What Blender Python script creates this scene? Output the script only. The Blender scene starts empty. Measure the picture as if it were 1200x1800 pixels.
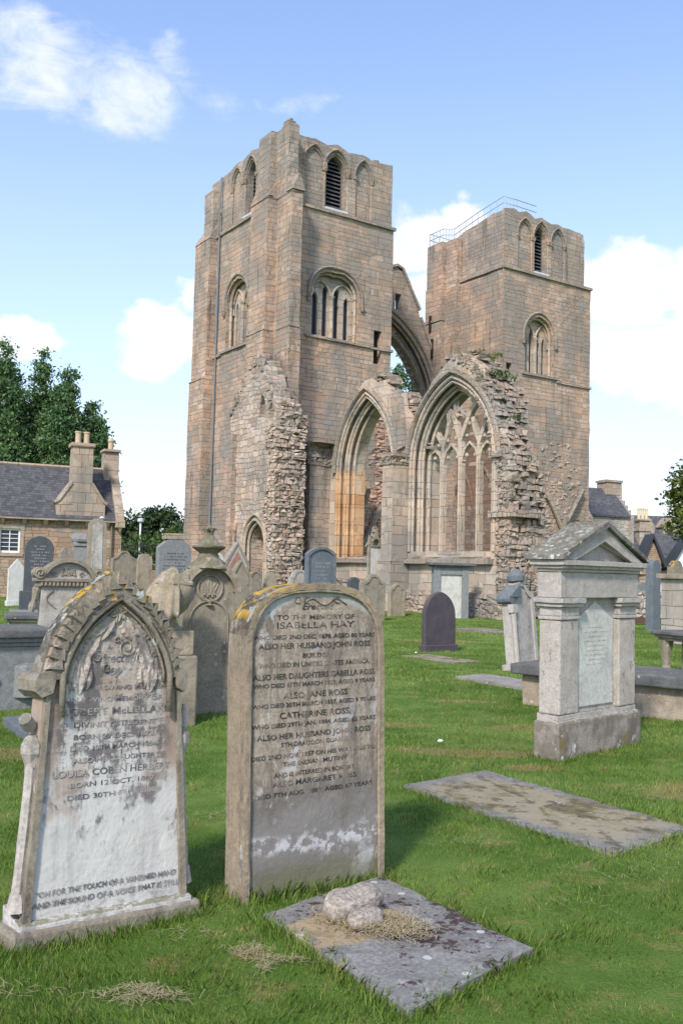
import bpy, bmesh, math, random
import numpy as np
from mathutils import Vector, Matrix, noise, geometry
R = math.radians
rnd = random.Random(7)
C = bpy.context.scene.collection
scene = bpy.context.scene

# ------------------------------------------------------------------ camera, sky, sun, exposure
cam_d = bpy.data.cameras.new('camera'); cam = bpy.data.objects.new('camera', cam_d); C.objects.link(cam)
cam_d.sensor_fit = 'HORIZONTAL'; cam_d.sensor_width = 24.0; cam_d.lens = 24.0*1640/1200
cam_d.clip_start = 0.1; cam_d.clip_end = 3000
cam.matrix_world = Matrix.Translation((0, 0, 1.7)) @ Matrix.Rotation(R(90+3.66), 4, 'X') @ Matrix.Rotation(R(1.4), 4, 'Z')
scene.camera = cam
SUN_DIR = Vector((-0.36, -0.93, 0)).normalized()      # horizontal direction towards the sun
SUN_EL = R(41)
sun_vec = Vector((SUN_DIR.x*math.cos(SUN_EL), SUN_DIR.y*math.cos(SUN_EL), math.sin(SUN_EL)))
sl = bpy.data.lights.new('sun', 'SUN'); sl.energy = 2.15; sl.angle = R(7.0); sl.color = (1.0, 0.94, 0.84)
so = bpy.data.objects.new('sun', sl); C.objects.link(so)
so.rotation_euler = sun_vec.to_track_quat('Z', 'Y').to_euler(); so.location = (-40, -40, 60)
scene.view_settings.view_transform = 'Standard'; scene.view_settings.look = 'None'
scene.view_settings.gamma = 1.0; scene.view_settings.exposure = 1.05
scene.view_settings.use_curve_mapping = False


class S:
    """a node socket with arithmetic"""
    def __init__(s, g, k): s.g = g; s.k = k
    def __add__(s, o): return s.g.m('ADD', s, o)
    __radd__ = __add__
    def __sub__(s, o): return s.g.m('SUBTRACT', s, o)
    def __rsub__(s, o): return s.g.m('SUBTRACT', o, s)
    def __mul__(s, o): return s.g.m('MULTIPLY', s, o)
    __rmul__ = __mul__
    def __truediv__(s, o): return s.g.m('DIVIDE', s, o)


class Gr:
    """small helper that writes node graphs"""
    def __init__(s, nt): s.nt = nt
    def put(s, inp, v):
        if isinstance(v, S): s.nt.links.new(v.k, inp)
        elif v is not None:
            if hasattr(inp.default_value, '__len__') and not isinstance(v, (tuple, list)): v = (v,)*len(inp.default_value)
            if hasattr(inp.default_value, '__len__') and len(inp.default_value) == 4 and len(v) == 3: v = tuple(v)+(1,)
            inp.default_value = v
    def n(s, t, out=0, ins=None, **kw):
        nd = s.nt.nodes.new(t)
        for k, v in kw.items(): setattr(nd, k, v)
        for k, v in (ins or {}).items(): s.put(nd.inputs[k], v)
        return S(s, nd.outputs[out])
    def m(s, op, a, b=None, c=None, clamp=False):
        nd = s.nt.nodes.new('ShaderNodeMath'); nd.operation = op; nd.use_clamp = clamp
        for i, v in enumerate((a, b, c)):
            if v is not None: s.put(nd.inputs[i], v)
        return S(s, nd.outputs[0])
    def step(s, x, a, b, lo=0.0, hi=1.0):
        return s.n('ShaderNodeMapRange', 0, {0: x, 1: a, 2: b, 3: lo, 4: hi}, interpolation_type='SMOOTHSTEP')
    def mix(s, f, a, b, mode='MIX'):
        nd = s.nt.nodes.new('ShaderNodeMix'); nd.data_type = 'RGBA'; nd.blend_type = mode
        s.put(nd.inputs[0], f); s.put(nd.inputs[6], a); s.put(nd.inputs[7], b)
        return S(s, nd.outputs[2])
    def noise(s, vec, scale, detail=4, rough=0.55, out=0, dist=0.0, dims='3D'):
        return s.n('ShaderNodeTexNoise', out, {'Vector': vec, 'Scale': scale, 'Detail': detail, 'Roughness': rough, 'Distortion': dist}, noise_dimensions=dims)
    def xyz(s, x, y, z): return s.n('ShaderNodeCombineXYZ', 0, {0: x, 1: y, 2: z})
    def sep(s, v):
        nd = s.nt.nodes.new('ShaderNodeSeparateXYZ'); s.put(nd.inputs[0], v)
        return [S(s, o) for o in nd.outputs]
    def scalev(s, v, sc): return s.n('ShaderNodeVectorMath', 0, {0: v, 1: sc}, operation='MULTIPLY')
    def ramp(s, f, stops, const=False):
        nd = s.nt.nodes.new('ShaderNodeValToRGB'); s.put(nd.inputs[0], f); cr = nd.color_ramp
        cr.interpolation = 'CONSTANT' if const else 'LINEAR'
        while len(cr.elements) < len(stops): cr.elements.new(0.5)
        for e, (p, c) in zip(cr.elements, stops): e.position = p; e.color = tuple(c)+(1,)
        return S(s, nd.outputs[0])


# world: Nishita sky plus clouds laid out by compass direction and elevation
w = bpy.data.worlds.new('World'); scene.world = w; w.use_nodes = True
nt = w.node_tree; nt.nodes.clear(); g = Gr(nt)
sky = g.n('ShaderNodeTexSky', sky_type='NISHITA', sun_disc=False, sun_elevation=SUN_EL,
          sun_rotation=math.atan2(SUN_DIR.x, SUN_DIR.y), air_density=1.0, dust_density=0.6, ozone_density=2.0)
dv = g.n('ShaderNodeTexCoord', 0)
dx, dy, dz = g.sep(dv)
az = g.m('ARCTAN2', dx, dy) * (180/math.pi)
el = g.m('ARCSINE', dz) * (180/math.pi)
warp = g.noise(g.scalev(dv, (1, 1, 1.5)), 7.0, 3, 0.6)
azw = az + (warp-0.5)*5.0; elw = el + (g.noise(g.scalev(dv, (1, 1, 1.3)), 9.3, 3, 0.6)-0.5)*4.0
def blobs(lst):
    tot = None
    for a, e, sa, se, k in lst:
        q = g.m('POWER', (azw-a)/sa, 2.0) + g.m('POWER', (elw-e)/se, 2.0)
        b = g.m('EXPONENT', q*-1.0)*k
        tot = b if tot is None else g.m('MAXIMUM', tot, b)
    return tot
puff = blobs([(-19.6, 13.2, 2.5, 1.6, 1), (-11.6, 13.7, 2.5, 2.0, 1), (-12.2, 12.6, 2.2, 1.6, 1), (-9.8, 16.4, 1.6, 1.5, .7),
              (4.6, 20.2, 2.4, 2.6, .9), (7.4, 21.2, 2.2, 1.4, .9), (6.0, 17.0, 2.6, 2.5, .9), (16.8, 16.6, 4.5, 2.6, 1), (21.0, 16.0, 3.5, 3.2, 1),
              (17.5, 13.0, 5.5, 2.4, 1), (23, 12.5, 5, 3, 1), (-60, 18, 22, 5, 1), (70, 15, 25, 6, 1), (140, 22, 30, 8, 1), (-130, 25, 24, 5, .8)])
n1 = g.noise(g.scalev(dv, (1, 1, 1.6)), 16.0, 8, 0.66)
cum = g.step(puff + (n1-0.5)*1.05, 0.36, 0.68)*0.95
wisp = blobs([(-18.0, 27.6, 4.2, 3.0, 1), (-14.0, 26.4, 3.6, 2.6, .9), (-11.5, 28.5, 2.5, 1.8, .6), (-20.5, 29, 4.0, 2.0, .7), (-8.0, 27.2, 3.0, 1.3, .55), (-3.0, 27.2, 4.5, 0.9, .42), (1.0, 26.8, 3.0, 1.1, .35), (11, 20.5, 4, 1.2, .2)])
n2 = g.noise(g.scalev(dv, (1, 1, 1.4)), 11.0, 7, 0.62, dist=0.6)
n4 = g.noise(g.scalev(dv, (1, 1, 2.2)), 26.0, 8, 0.65, dist=1.0)
wsp = g.step(wisp*0.75+(n2-0.5)*1.0+(n4-0.5)*0.55, 0.22, 0.85)*g.step(wisp, 0.04, 0.35)*0.85
n3 = g.noise(g.scalev(dv, (1, 1, 6.0)), 5.0, 5, 0.6)
low = g.step(el, 12.0, 1.0)*g.step(n3, 0.30, 0.60)*0.9
haze = g.step(el, 34.0, 2.0)*0.55
shade = g.step(g.noise(g.scalev(dv, (1, 1, 2.2)), 12.0, 4, 0.5), 0.35, 0.65)
ccol = g.mix(shade, (3.45, 3.6, 3.85), (4.3, 4.3, 4.3))
skyc = g.mix(1.0, g.mix(.15, sky, (1.9, 2.45, 3.6)), (1.02, 1.0, 1.06), 'MULTIPLY')
c0 = g.mix(haze, skyc, (2.95, 3.35, 3.9))
c1 = g.mix(low, c0, (3.4, 3.65, 3.95))
c2 = g.mix(wsp, c1, (3.6, 3.75, 3.98))
c3 = g.mix(cum, c2, ccol)
bg = g.n('ShaderNodeBackground', 0, {'Color': c3, 'Strength': 0.14})
out = nt.nodes.new('ShaderNodeOutputWorld'); nt.links.new(bg.k, out.inputs[0])

# ------------------------------------------------------------------ mesh helpers
def new_mat(name):
    m = bpy.data.materials.new(name); m.use_nodes = True; m.node_tree.nodes.clear()
    return m, Gr(m.node_tree)
def finish_mat(g, col, rough=0.9, bump=None, dist=0.02, strength=0.6, spec=0.2, metal=0.0):
    b = g.nt.nodes.new('ShaderNodeBsdfPrincipled')
    g.put(b.inputs['Base Color'], col); g.put(b.inputs['Roughness'], rough); b.inputs['Specular IOR Level'].default_value = spec
    b.inputs['Metallic'].default_value = metal
    if bump is not None:
        nb = g.n('ShaderNodeBump', 0, {'Strength': strength, 'Distance': dist, 'Height': bump}); g.put(b.inputs['Normal'], nb)
    o = g.nt.nodes.new('ShaderNodeOutputMaterial'); g.nt.links.new(b.outputs[0], o.inputs[0])


class B:
    """collects shapes in one bmesh and links them as one object"""
    def __init__(s): s.bm = bmesh.new()
    def face(s, pts):
        vs = [s.bm.verts.new(p) for p in pts]
        try: return s.bm.faces.new(vs)
        except ValueError: return None
    def box(s, x0, x1, y0, y1, z0, z1, jit=0.0):
        P = [Vector((x, y, z)) for x in (x0, x1) for y in (y0, y1) for z in (z0, z1)]
        if jit: P = [p+Vector((rnd.uniform(-jit, jit), rnd.uniform(-jit, jit), rnd.uniform(-jit, jit))) for p in P]
        v = [s.bm.verts.new(p) for p in P]
        for f in ((0, 1, 3, 2), (4, 6, 7, 5), (0, 4, 5, 1), (2, 3, 7, 6), (0, 2, 6, 4), (1, 5, 7, 3)): s.bm.faces.new([v[i] for i in f])
        return s
    def hexa(s, P):
        v = [s.bm.verts.new(p) for p in P]
        for f in ((0, 1, 3, 2), (4, 6, 7, 5), (0, 4, 5, 1), (2, 3, 7, 6), (0, 2, 6, 4), (1, 5, 7, 3)): s.bm.faces.new([v[i] for i in f])
    def poly(s, outer, d0, d1, plane='xz', holes=()):
        T = {'xz': lambda a, b, d: (a, d, b), 'yz': lambda a, b, d: (d, a, b), 'xy': lambda a, b, d: (a, b, d)}[plane]
        loops = [list(outer)]+[list(h) for h in holes]
        flat = [p for l in loops for p in l]
        tris = geometry.tessellate_polygon([[Vector((p[0], p[1], 0)) for p in l] for l in loops])
        A = [s.bm.verts.new(T(p[0], p[1], d0)) for p in flat]; Z = [s.bm.verts.new(T(p[0], p[1], d1)) for p in flat]
        for t in tris:
            for L in (A, Z):
                try: s.bm.faces.new([L[i] for i in t])
                except ValueError: pass
        k = 0
        for l in loops:
            n = len(l)
            for i in range(n):
                j = (i+1) % n
                try: s.bm.faces.new((A[k+i], A[k+j], Z[k+j], Z[k+i]))
                except ValueError: pass
            k += n
        return s
    def tube(s, pts, r, n=6, cap=True):
        pts = [Vector(p) for p in pts]; rings = []
        rr = r if isinstance(r, (list, tuple)) else [r]*len(pts)
        t0 = (pts[1]-pts[0]).normalized()
        up = Vector((0, 0, 1)) if abs(t0.z) < .9 else Vector((1, 0, 0))
        nx = t0.cross(up).normalized()
        for i, p in enumerate(pts):
            t = (pts[min(i+1, len(pts)-1)]-pts[max(i-1, 0)])
            t = t.normalized() if t.length > 1e-9 else t0
            nx = (nx-t*nx.dot(t)).normalized(); ny = t.cross(nx)
            rings.append([s.bm.verts.new(p+(nx*math.cos(2*math.pi*k/n)+ny*math.sin(2*math.pi*k/n))*rr[i]) for k in range(n)])
        for a, b in zip(rings, rings[1:]):
            for k in range(n): s.bm.faces.new((a[k], a[(k+1) % n], b[(k+1) % n], b[k]))
        if cap: s.bm.faces.new(rings[0][::-1]); s.bm.faces.new(rings[-1])
        return s
    def lathe(s, prof, cx=0, cy=0, n=16, rot=0.0):
        rings = [[s.bm.verts.new((cx+r*math.cos(rot+2*math.pi*k/n), cy+r*math.sin(rot+2*math.pi*k/n), z)) for k in range(n)] for r, z in prof]
        for a, b in zip(rings, rings[1:]):
            for k in range(n): s.bm.faces.new((a[k], a[(k+1) % n], b[(k+1) % n], b[k]))
        s.bm.faces.new(rings[0][::-1]); s.bm.faces.new(rings[-1])
        return s
    def slope(s, x0, x1, y0, y1, z0, zA, zB, axis='y'):
        """box whose top runs from zA at the low end of the axis to zB at its high end"""
        P = []
        for x in (x0, x1):
            for y in (y0, y1):
                t = zA if (y == y0 if axis == 'y' else x == x0) else zB
                P += [Vector((x, y, z0)), Vector((x, y, t))]
        s.hexa(P); return s
    def rough(s, step, amp, freq=1.3, lock=None):
        bm = s.bm
        xs = [v.co for v in bm.verts]
        for ax in range(3):
            lo = min(c[ax] for c in xs); hi = max(c[ax] for c in xs)
            st = step[ax] if isinstance(step, tuple) else step
            k = lo+st*0.63
            no = Vector((0, 0, 0)); no[ax] = 1
            while k < hi-0.02:
                co = Vector((0, 0, 0)); co[ax] = k
                bmesh.ops.bisect_plane(bm, geom=bm.verts[:]+bm.edges[:]+bm.faces[:], plane_co=co, plane_no=no, dist=1e-5)
                k += st
        for v in bm.verts:
            p = v.co.copy()
            d = noise.noise_vector(p*freq)*amp + noise.noise_vector(p*freq*4.1+Vector((9, 3, 1)))*amp*0.6
            v.co = p+d
        return s
    def build(s, name, mat, parent=None, bevel=0.0, smooth=False, segs=2, weld=False, loc=None):
        bm = s.bm
        if weld: bmesh.ops.remove_doubles(bm, verts=bm.verts[:], dist=1e-4)
        bmesh.ops.recalc_face_normals(bm, faces=bm.faces[:])
        uv = bm.loops.layers.uv.new('UVMap')
        for f in bm.faces:
            n = f.normal; ax = max(range(3), key=lambda i: abs(n[i])*(1.0 if i < 2 else 0.8))
            for l in f.loops:
                c = l.vert.co
                l[uv].uv = (c.y+0.37, c.z) if ax == 0 else (c.x, c.z) if ax == 1 else (c.x, c.y)
            f.smooth = smooth
        me = bpy.data.meshes.new(name); bm.to_mesh(me); bm.free()
        o = bpy.data.objects.new(name, me); C.objects.link(o)
        if mat: me.materials.append(mat)
        if parent: o.parent = parent
        if loc: o.location = loc
        if bevel:
            md = o.modifiers.new('bevel', 'BEVEL'); md.width = bevel; md.segments = segs; md.limit_method = 'ANGLE'; md.angle_limit = R(35)
        return o


def empty(name, loc, rz=0.0, rx=0.0, ry=0.0, label=None, cat=None, group=None):
    o = bpy.data.objects.new(name, None); C.objects.link(o); o.location = loc; o.rotation_euler = (rx, ry, rz)
    o.empty_display_size = 0.3
    tag(o, label, cat, group); return o
def tag(o, label=None, cat=None, group=None, kind=None):
    if label: o['label'] = label
    if cat: o['category'] = cat
    if group: o['group'] = group
    if kind: o['kind'] = kind
    return o
def ogive(x0, x1, zb, zs, za, n=9):
    """pointed arch outline: foot, up the right side, over the apex, down the left side"""
    w2 = (x1-x0)/2; h = max(za-zs, 0.01); xm = (x0+x1)/2; r = (w2*w2+h*h)/(2*w2)
    pts = [(x0, zb), (x1, zb)]
    a_end = math.atan2(h, xm-(x1-r))
    right = [(x1-r+r*math.cos(a_end*i/n), zs+r*math.sin(a_end*i/n)) for i in range(n+1)]
    left = [(2*xm-x, z) for x, z in right[::-1]][1:]
    return pts+right+left
def arch_line(x0, x1, zb, zs, za, n=9):
    p = ogive(x0, x1, zb, zs, za, n); return [p[1]]+p[2:]+[p[0]]
def ragged(x0, x1, z, amp, step, seed=0):
    """a broken stepped wall head from x0 to x1"""
    q = random.Random(seed); pts = []; x = x0; s = 1 if x1 > x0 else -1
    while (x1-x)*s > 0:
        zz = z+q.uniform(-amp, amp); nx = x+s*step*q.uniform(0.6, 1.4)
        if (x1-nx)*s < step*0.4: nx = x1
        pts += [(x, zz), (nx-s*0.02, zz+q.uniform(-.03, .03))]; x = nx
    return pts
# ------------------------------------------------------------------ materials
def masonry(name, pal, ch=0.29, bw=0.62, joint=0.012, jcol=(.19, .15, .115), grey=0.35, greycol=(.235, .215, .19), dark=0.4, warm=0.0, seed=0.0, rubble=0.0, con=.62, lum=1.28):
    m, g = new_mat(name)
    uv = g.n('ShaderNodeUVMap', 0); u, v, _ = g.sep(uv)
    geo = g.n('ShaderNodeTexCoord', 3)
    wob = g.noise(uv, 0.9, 2, 0.5, dims='2D')
    def grid(ch, bw, seed):
        v1 = v + (g.noise(g.xyz(v*1.1, seed, 0.0), 1.0, 2, 0.6)-0.5)*0.5 + (wob-0.5)*(0.09+rubble)
        if rubble: v1 = v1 + (g.noise(uv, 3.0, 2, .5, dims='2D')-0.5)*rubble
        row = g.m('FLOOR', v1/ch); fv = g.m('FRACT', v1/ch)
        r1 = g.n('ShaderNodeTexWhiteNoise', 0, {'W': row+seed}, noise_dimensions='1D')
        r2 = g.n('ShaderNodeTexWhiteNoise', 0, {'W': row*1.37+seed+11.3}, noise_dimensions='1D')
        bwid = (r2*1.1+0.5)*bw
        u1 = (u + r1*9.7 + (g.noise(g.xyz(u*1.0, row*3.1, seed), 1.2, 2, .5)-0.5)*0.9)/bwid
        if rubble: u1 = u1 + (g.noise(uv, 3.3, 2, .5, dims='2D')-0.5)*rubble*2
        fu = g.m('FRACT', u1)
        ev = g.m('MINIMUM', fv, 1.0-fv)*ch; eu = g.m('MINIMUM', fu, 1.0-fu)*bwid
        return row, g.m('FLOOR', u1), g.m('MINIMUM', ev, eu)
    sel = g.step(g.noise(g.xyz(u*.35, v*.8, seed), 1.0, 1, .4), .5, .501)
    ra, ca, ea = grid(ch, bw, seed); rb, cb, eb = grid(ch*1.38, bw*1.35, seed+3.7)
    def pick(a, b): return a*(1.0-sel)+b*sel
    row = pick(ra, rb+500.0); colm = pick(ca, cb+300.0)
    ragg = (g.noise(uv, 11.0, 2, .6, dims='2D')-0.5)*joint*1.8
    edge = pick(ea, eb)+ragg
    st = g.step(edge, joint*0.3, joint*1.4)
    cid = g.xyz(colm, row, seed)
    rc = g.n('ShaderNodeTexWhiteNoise', 0, {'Vector': cid}, noise_dimensions='3D')
    rc2 = g.n('ShaderNodeTexWhiteNoise', 0, {'Vector': g.xyz(colm+31.0, row, seed)}, noise_dimensions='3D')
    av = [sum(c[k] for c in pal)/len(pal) for k in range(3)]
    base = g.ramp(rc, [(i/max(1, len(pal)-1), tuple((c[k]*con+av[k]*(1-con))*lum*(1.0, .995, 1.035)[k] for k in range(3))) for i, c in enumerate(pal)])
    base = g.mix(1.0, base, g.mix(rc2, (.84, .84, .84), (1.12, 1.12, 1.12)), 'MULTIPLY')
    base = g.mix(g.step(rc2, .955, .96)*.6, base, (.50, .43, .35))
    fine = g.noise(geo, 9.0, 6, .7)
    base = g.mix(1.0, base, g.mix(fine, (.62, .62, .63), (1.36, 1.36, 1.34)), 'MULTIPLY')
    big = g.noise(geo, 0.33, 5, .62)
    strk0 = g.noise(g.scalev(geo, (.9, .9, 0.12)), 1.3, 5, .62)
    if warm:
        base = g.mix(g.step(g.noise(geo, 0.45, 4, .6), .48, .68)*warm, base, (.36, .19, .075))
    gm = g.step(big + (strk0-0.5)*0.35 + (fine-0.5)*0.3 + (rc2-0.5)*0.14, 0.62-0.3*grey, 0.74-0.3*grey)
    base = g.mix(gm*0.75, base, greycol)
    strk = g.noise(g.scalev(geo, (1.6, 1.6, 0.14)), 1.6, 5, .62)
    dm = g.step(strk + (fine-0.5)*0.3, 0.555, 0.76)*dark
    base = g.mix(dm, base, (.062, .056, .05))
    lich = g.step(g.noise(geo, 4.2, 4, .7), .66, .74)*0.25
    base = g.mix(lich, base, (.36, .35, .31))
    tint = g.noise(geo, .7, 4, .6)
    base = g.mix(1.0, base, g.mix(g.step(tint, .35, .65), (1.04, .98, .94), (.97, 1.0, 1.03)), 'MULTIPLY')
    jv = g.step(g.noise(uv, 2.2, 3, .6, dims='2D'), .36, .6)*.5+.2
    col = g.mix(g.m('MAXIMUM', st, 1.0-jv), jcol, base)
    nz = g.sep(g.n('ShaderNodeNewGeometry', 1))[2]
    moss = g.step(nz, .45, .8)*g.step(g.noise(geo, 1.9, 4, .6), .42, .6)*0.75
    col = g.mix(moss, col, (.075, .072, .03))
    hgt = st*0.8 + rc2*0.6 + fine*0.5
    finish_mat(g, col, 0.95, hgt, 0.05, 0.75)
    return m
WARM = [(.23, .175, .125), (.37, .26, .18), (.40, .295, .215), (.33, .225, .155), (.44, .345, .265), (.27, .205, .155), (.41, .275, .185), (.36, .28, .215)]
PINK = [(.42, .26, .18), (.37, .225, .15), (.46, .30, .21), (.42, .31, .235), (.33, .20, .14), (.46, .28, .19)]
GREY = [(.27, .225, .18), (.32, .265, .205), (.36, .285, .215), (.25, .20, .155), (.39, .325, .255), (.33, .24, .17)]
CREAM = [(.44, .375, .295), (.49, .42, .335), (.40, .33, .25), (.46, .355, .255), (.42, .365, .305)]
M = {}
M['ash'] = masonry('warm sandstone ashlar', WARM, 0.24, 0.55, grey=.62, dark=.75)
M['pink'] = masonry('pink sandstone ashlar', PINK, 0.27, 0.7, grey=.12, dark=.35, seed=4.0)
M['grey'] = masonry('weathered grey sandstone', GREY, 0.24, 0.52, grey=.7, dark=.6, seed=2.0)
M['cream'] = masonry('pale dressed sandstone', CREAM, 0.42, 0.8, lum=1.12, grey=.36, dark=.35, seed=6.0, jcol=(.2, .155, .11))
M['rust'] = masonry('orange stained dressed stone', [(.44, .26, .12), (.48, .33, .19), (.42, .21, .08), (.47, .37, .26)], 0.5, 1.2, grey=.12, dark=.35, warm=.7, seed=8.0)
M['rub'] = masonry('rough rubble core', [(.28, .225, .175), (.35, .285, .22), (.235, .19, .155), (.385, .325, .26), (.34, .24, .17)], 0.26, 0.42, joint=.022, jcol=(.15, .12, .095), grey=.6, dark=.45, seed=3.0, rubble=.12, lum=1.3)
M['inner'] = masonry('brown interior stone with painted shade', [(.30, .20, .145), (.25, .165, .12), (.33, .225, .165), (.28, .20, .15)], 0.24, 0.6, grey=.2, dark=.5, seed=31.0, lum=.72)  # brown stone, darkened further to carry the shade behind the windows
M['stub'] = masonry('mottled patched rubble', [(.40, .33, .26), (.30, .25, .2), (.47, .39, .31), (.38, .28, .21), (.24, .2, .165)], 0.22, 0.42, joint=.02, jcol=(.2, .165, .13), grey=.35, dark=.45, seed=21.0, rubble=.14)
M['cott'] = masonry('cottage sandstone', [(.31, .215, .145), (.38, .275, .195), (.25, .17, .115), (.41, .31, .225), (.35, .24, .16)], 0.19, 0.38, grey=.25, con=.8, lum=1.1, dark=.25, seed=12.0)
M['skew'] = masonry('grey dressed chimney stone', [(.28, .225, .17), (.34, .275, .205), (.30, .245, .19)], 0.5, 0.9, grey=.3, dark=.3, seed=14.0)
M['palewall'] = masonry('pale coursed wall stone', [(.40, .37, .31), (.36, .33, .28), (.44, .40, .33)], 0.34, 0.9, grey=.35, dark=.4, seed=25.0, lum=1.1)
M['houserub'] = masonry('pale rubble house wall', [(.36, .33, .28), (.27, .24, .2), (.42, .38, .32), (.2, .18, .15)], 0.3, 0.45, joint=.04, jcol=(.4, .37, .32), grey=.2, dark=.2, seed=15.0, rubble=.1)

def plain(name, col, rough=.85, var=.2, scale=6.0, bump=0.0, spec=.3, metal=0.0, dirt=None):
    m, g = new_mat(name); co = g.n('ShaderNodeTexCoord', 3)
    n = g.noise(co, scale, 4, .6)
    c = g.mix(n, tuple(k*(1-var) for k in col), tuple(min(1, k*(1+var)) for k in col))
    if dirt: c = g.mix(g.step(g.noise(co, scale*.4, 5, .65), .5, .7)*.6, c, dirt)
    finish_mat(g, c, rough, n if bump else None, bump or .01, .5, spec, metal)
    return m
M['glass'] = plain('dark leaded glass', (.035, .045, .065), .25, .4, 9, spec=.5)
M['void'] = plain('painted interior darkness', (.02, .018, .016), .95)  # near-black fill that paints the unlit depth of openings
M['louvre'] = plain('dark grey louvre slats', (.10, .095, .10), .6)
M['lead'] = plain('pale lead sheet', (.55, .57, .6), .5)
M['iron'] = plain('dark painted iron', (.04, .045, .05), .5)
M['rail'] = plain('grey steel rail', (.36, .42, .48), .45)
M['pipe'] = plain('slate grey drainpipe', (.17, .19, .215), .45)
M['white'] = plain('white paint', (.78, .79, .78), .6, .05)
M['render'] = plain('white render', (.78, .79, .80), .9, .05)
M['pot'] = plain('buff clay chimney pot', (.50, .38, .27), .8)
M['potc'] = plain('cream clay chimney pot', (.62, .52, .34), .8)
M['bark'] = plain('brown bark', (.11, .085, .065), .95, .4, 3, .03)
M['brown'] = plain('rust brown metal edging', (.10, .05, .04), .7)
def slate(name, col, seed=0.0):
    m, g = new_mat(name); uv = g.n('ShaderNodeTexCoord', 3); x, y, z = g.sep(uv)
    row = g.m('FLOOR', z/0.13); fz = g.m('FRACT', z/0.13)
    r1 = g.n('ShaderNodeTexWhiteNoise', 0, {'W': row+seed}, noise_dimensions='1D')
    cx = g.m('FLOOR', x/0.22+r1*7.0); fx = g.m('FRACT', x/0.22+r1*7.0)
    rc = g.n('ShaderNodeTexWhiteNoise', 0, {'Vector': g.xyz(cx, row, seed)}, noise_dimensions='3D')
    c = g.mix(rc, tuple(k*.7 for k in col), tuple(k*1.3 for k in col))
    c = g.mix(g.step(g.noise(uv, .8, 5, .6), .5, .7)*.4, c, (.16, .15, .15))
    e = g.m('MINIMUM', g.step(fz, 0.0, .18), g.step(fx, 0.0, .08))
    c = g.mix(e, (.02, .02, .022), c)
    c = g.mix(g.step(g.noise(uv, 3.0, 4, .7), .68, .74)*.5, c, (.33, .33, .31))
    finish_mat(g, c, .75, fz*-0.6+rc*.4, .03, .6, .3); return m
M['slate'] = slate('blue grey roof slates', (.085, .085, .092))

def stone(name, c1, c2, scale=3.0, grime=(.05, .045, .042), ga=.4, gsc=2.2, glo=.52, white=.25, wlo=.62, spots=.2, top=(.13, .115, .04), topa=.6, streak=.3, green=0.0, bump=.012, grain=.5, fns=()):
    """weathered gravestone: two stone colours, patches of black grime, pale bloom, lichen discs, growth on upper edges"""
    m, g = new_mat(name); co = g.n('ShaderNodeTexCoord', 3); x, y, z = g.sep(co)
    n = g.noise(co, scale, 5, .6); fine = g.noise(co, 55.0, 4, .7); mid = g.noise(co, 14.0, 5, .7)
    c = g.mix(g.step(n, .35, .65), c1, c2)
    c = g.mix(1.0, c, g.mix(g.step(fine, .28, .72), (1-.38*grain,)*3, (1+.3*grain,)*3), 'MULTIPLY')
    c = g.mix(1.0, c, g.mix(g.step(mid, .3, .7), (1-.27*grain,)*3, (1+.2*grain,)*3), 'MULTIPLY')
    spk = g.noise(co, 34.0, 6, .75)
    c = g.mix(g.step(spk+(n-.5)*.35, .62, .68)*ga*grain*1.2, c, tuple(k*1.6 for k in grime))
    for fn in fns: c = fn(g, c, co, x, y, z, fine, mid)
    if white:
        wn = g.noise(g.scalev(co, (1, 1, .7)), gsc*1.1, 6, .68)
        c = g.mix(g.step(wn+(mid-.5)*.3, wlo, wlo+.12)*white*1.6, c, (.55, .545, .53))
    if ga:
        gn = g.noise(g.scalev(co, (1.3, 1.3, .75)), gsc, 7, .7)
        c = g.mix(g.step(gn+(mid-.5)*.35, glo, glo+.13)*ga, c, grime)
    if streak:
        sn = g.noise(g.scalev(co, (9, 9, .7)), 1.0, 5, .65)
        c = g.mix(g.step(sn, .54, .74)*streak, c, tuple(k*1.4 for k in grime))
    if spots:
        vd = g.n('ShaderNodeTexVoronoi', 0, {'Vector': co, 'Scale': 9.0, 'Randomness': 1.0})
        vc = g.sep(g.n('ShaderNodeTexVoronoi', 1, {'Vector': co, 'Scale': 9.0, 'Randomness': 1.0}))[0]
        sp = g.step(vd+(mid-.5)*.12, .2, .16)*g.step(vc, .72, .74)
        c = g.mix(sp*spots*2.2, c, (.55, .56, .53))
    if green: c = g.mix(g.step(z+(mid-.5)*.25, green, green-.22)*.6, c, (.10, .10, .045))
    nz = g.sep(g.n('ShaderNodeNewGeometry', 1))[2]
    tn = g.noise(co, 16.0, 5, .7)
    if topa:
        c = g.mix(g.step(nz, .25, .7)*g.step(tn, .36, .5)*topa, c, top)
        c = g.mix(g.step(nz, .25, .7)*g.step(g.noise(co, 10.0, 5, .75), .53, .60)*topa*.8, c, (.42, .41, .38))
    finish_mat(g, c, .93, fine*.35+mid*.8, bump, .75, .2); return m
def yellow(lo=1.2, amt=.9):
    def f(g, c, co, x, y, z, fine, mid):
        k = g.step(g.noise(co, 13.0, 5, .72), .54, .60)*g.step(z, lo, lo+.25)
        nz = g.sep(g.n('ShaderNodeNewGeometry', 1))[2]
        return g.mix(k*g.step(nz, .05, .4)*amt, c, (.50, .30, .03))
    return f
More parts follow.
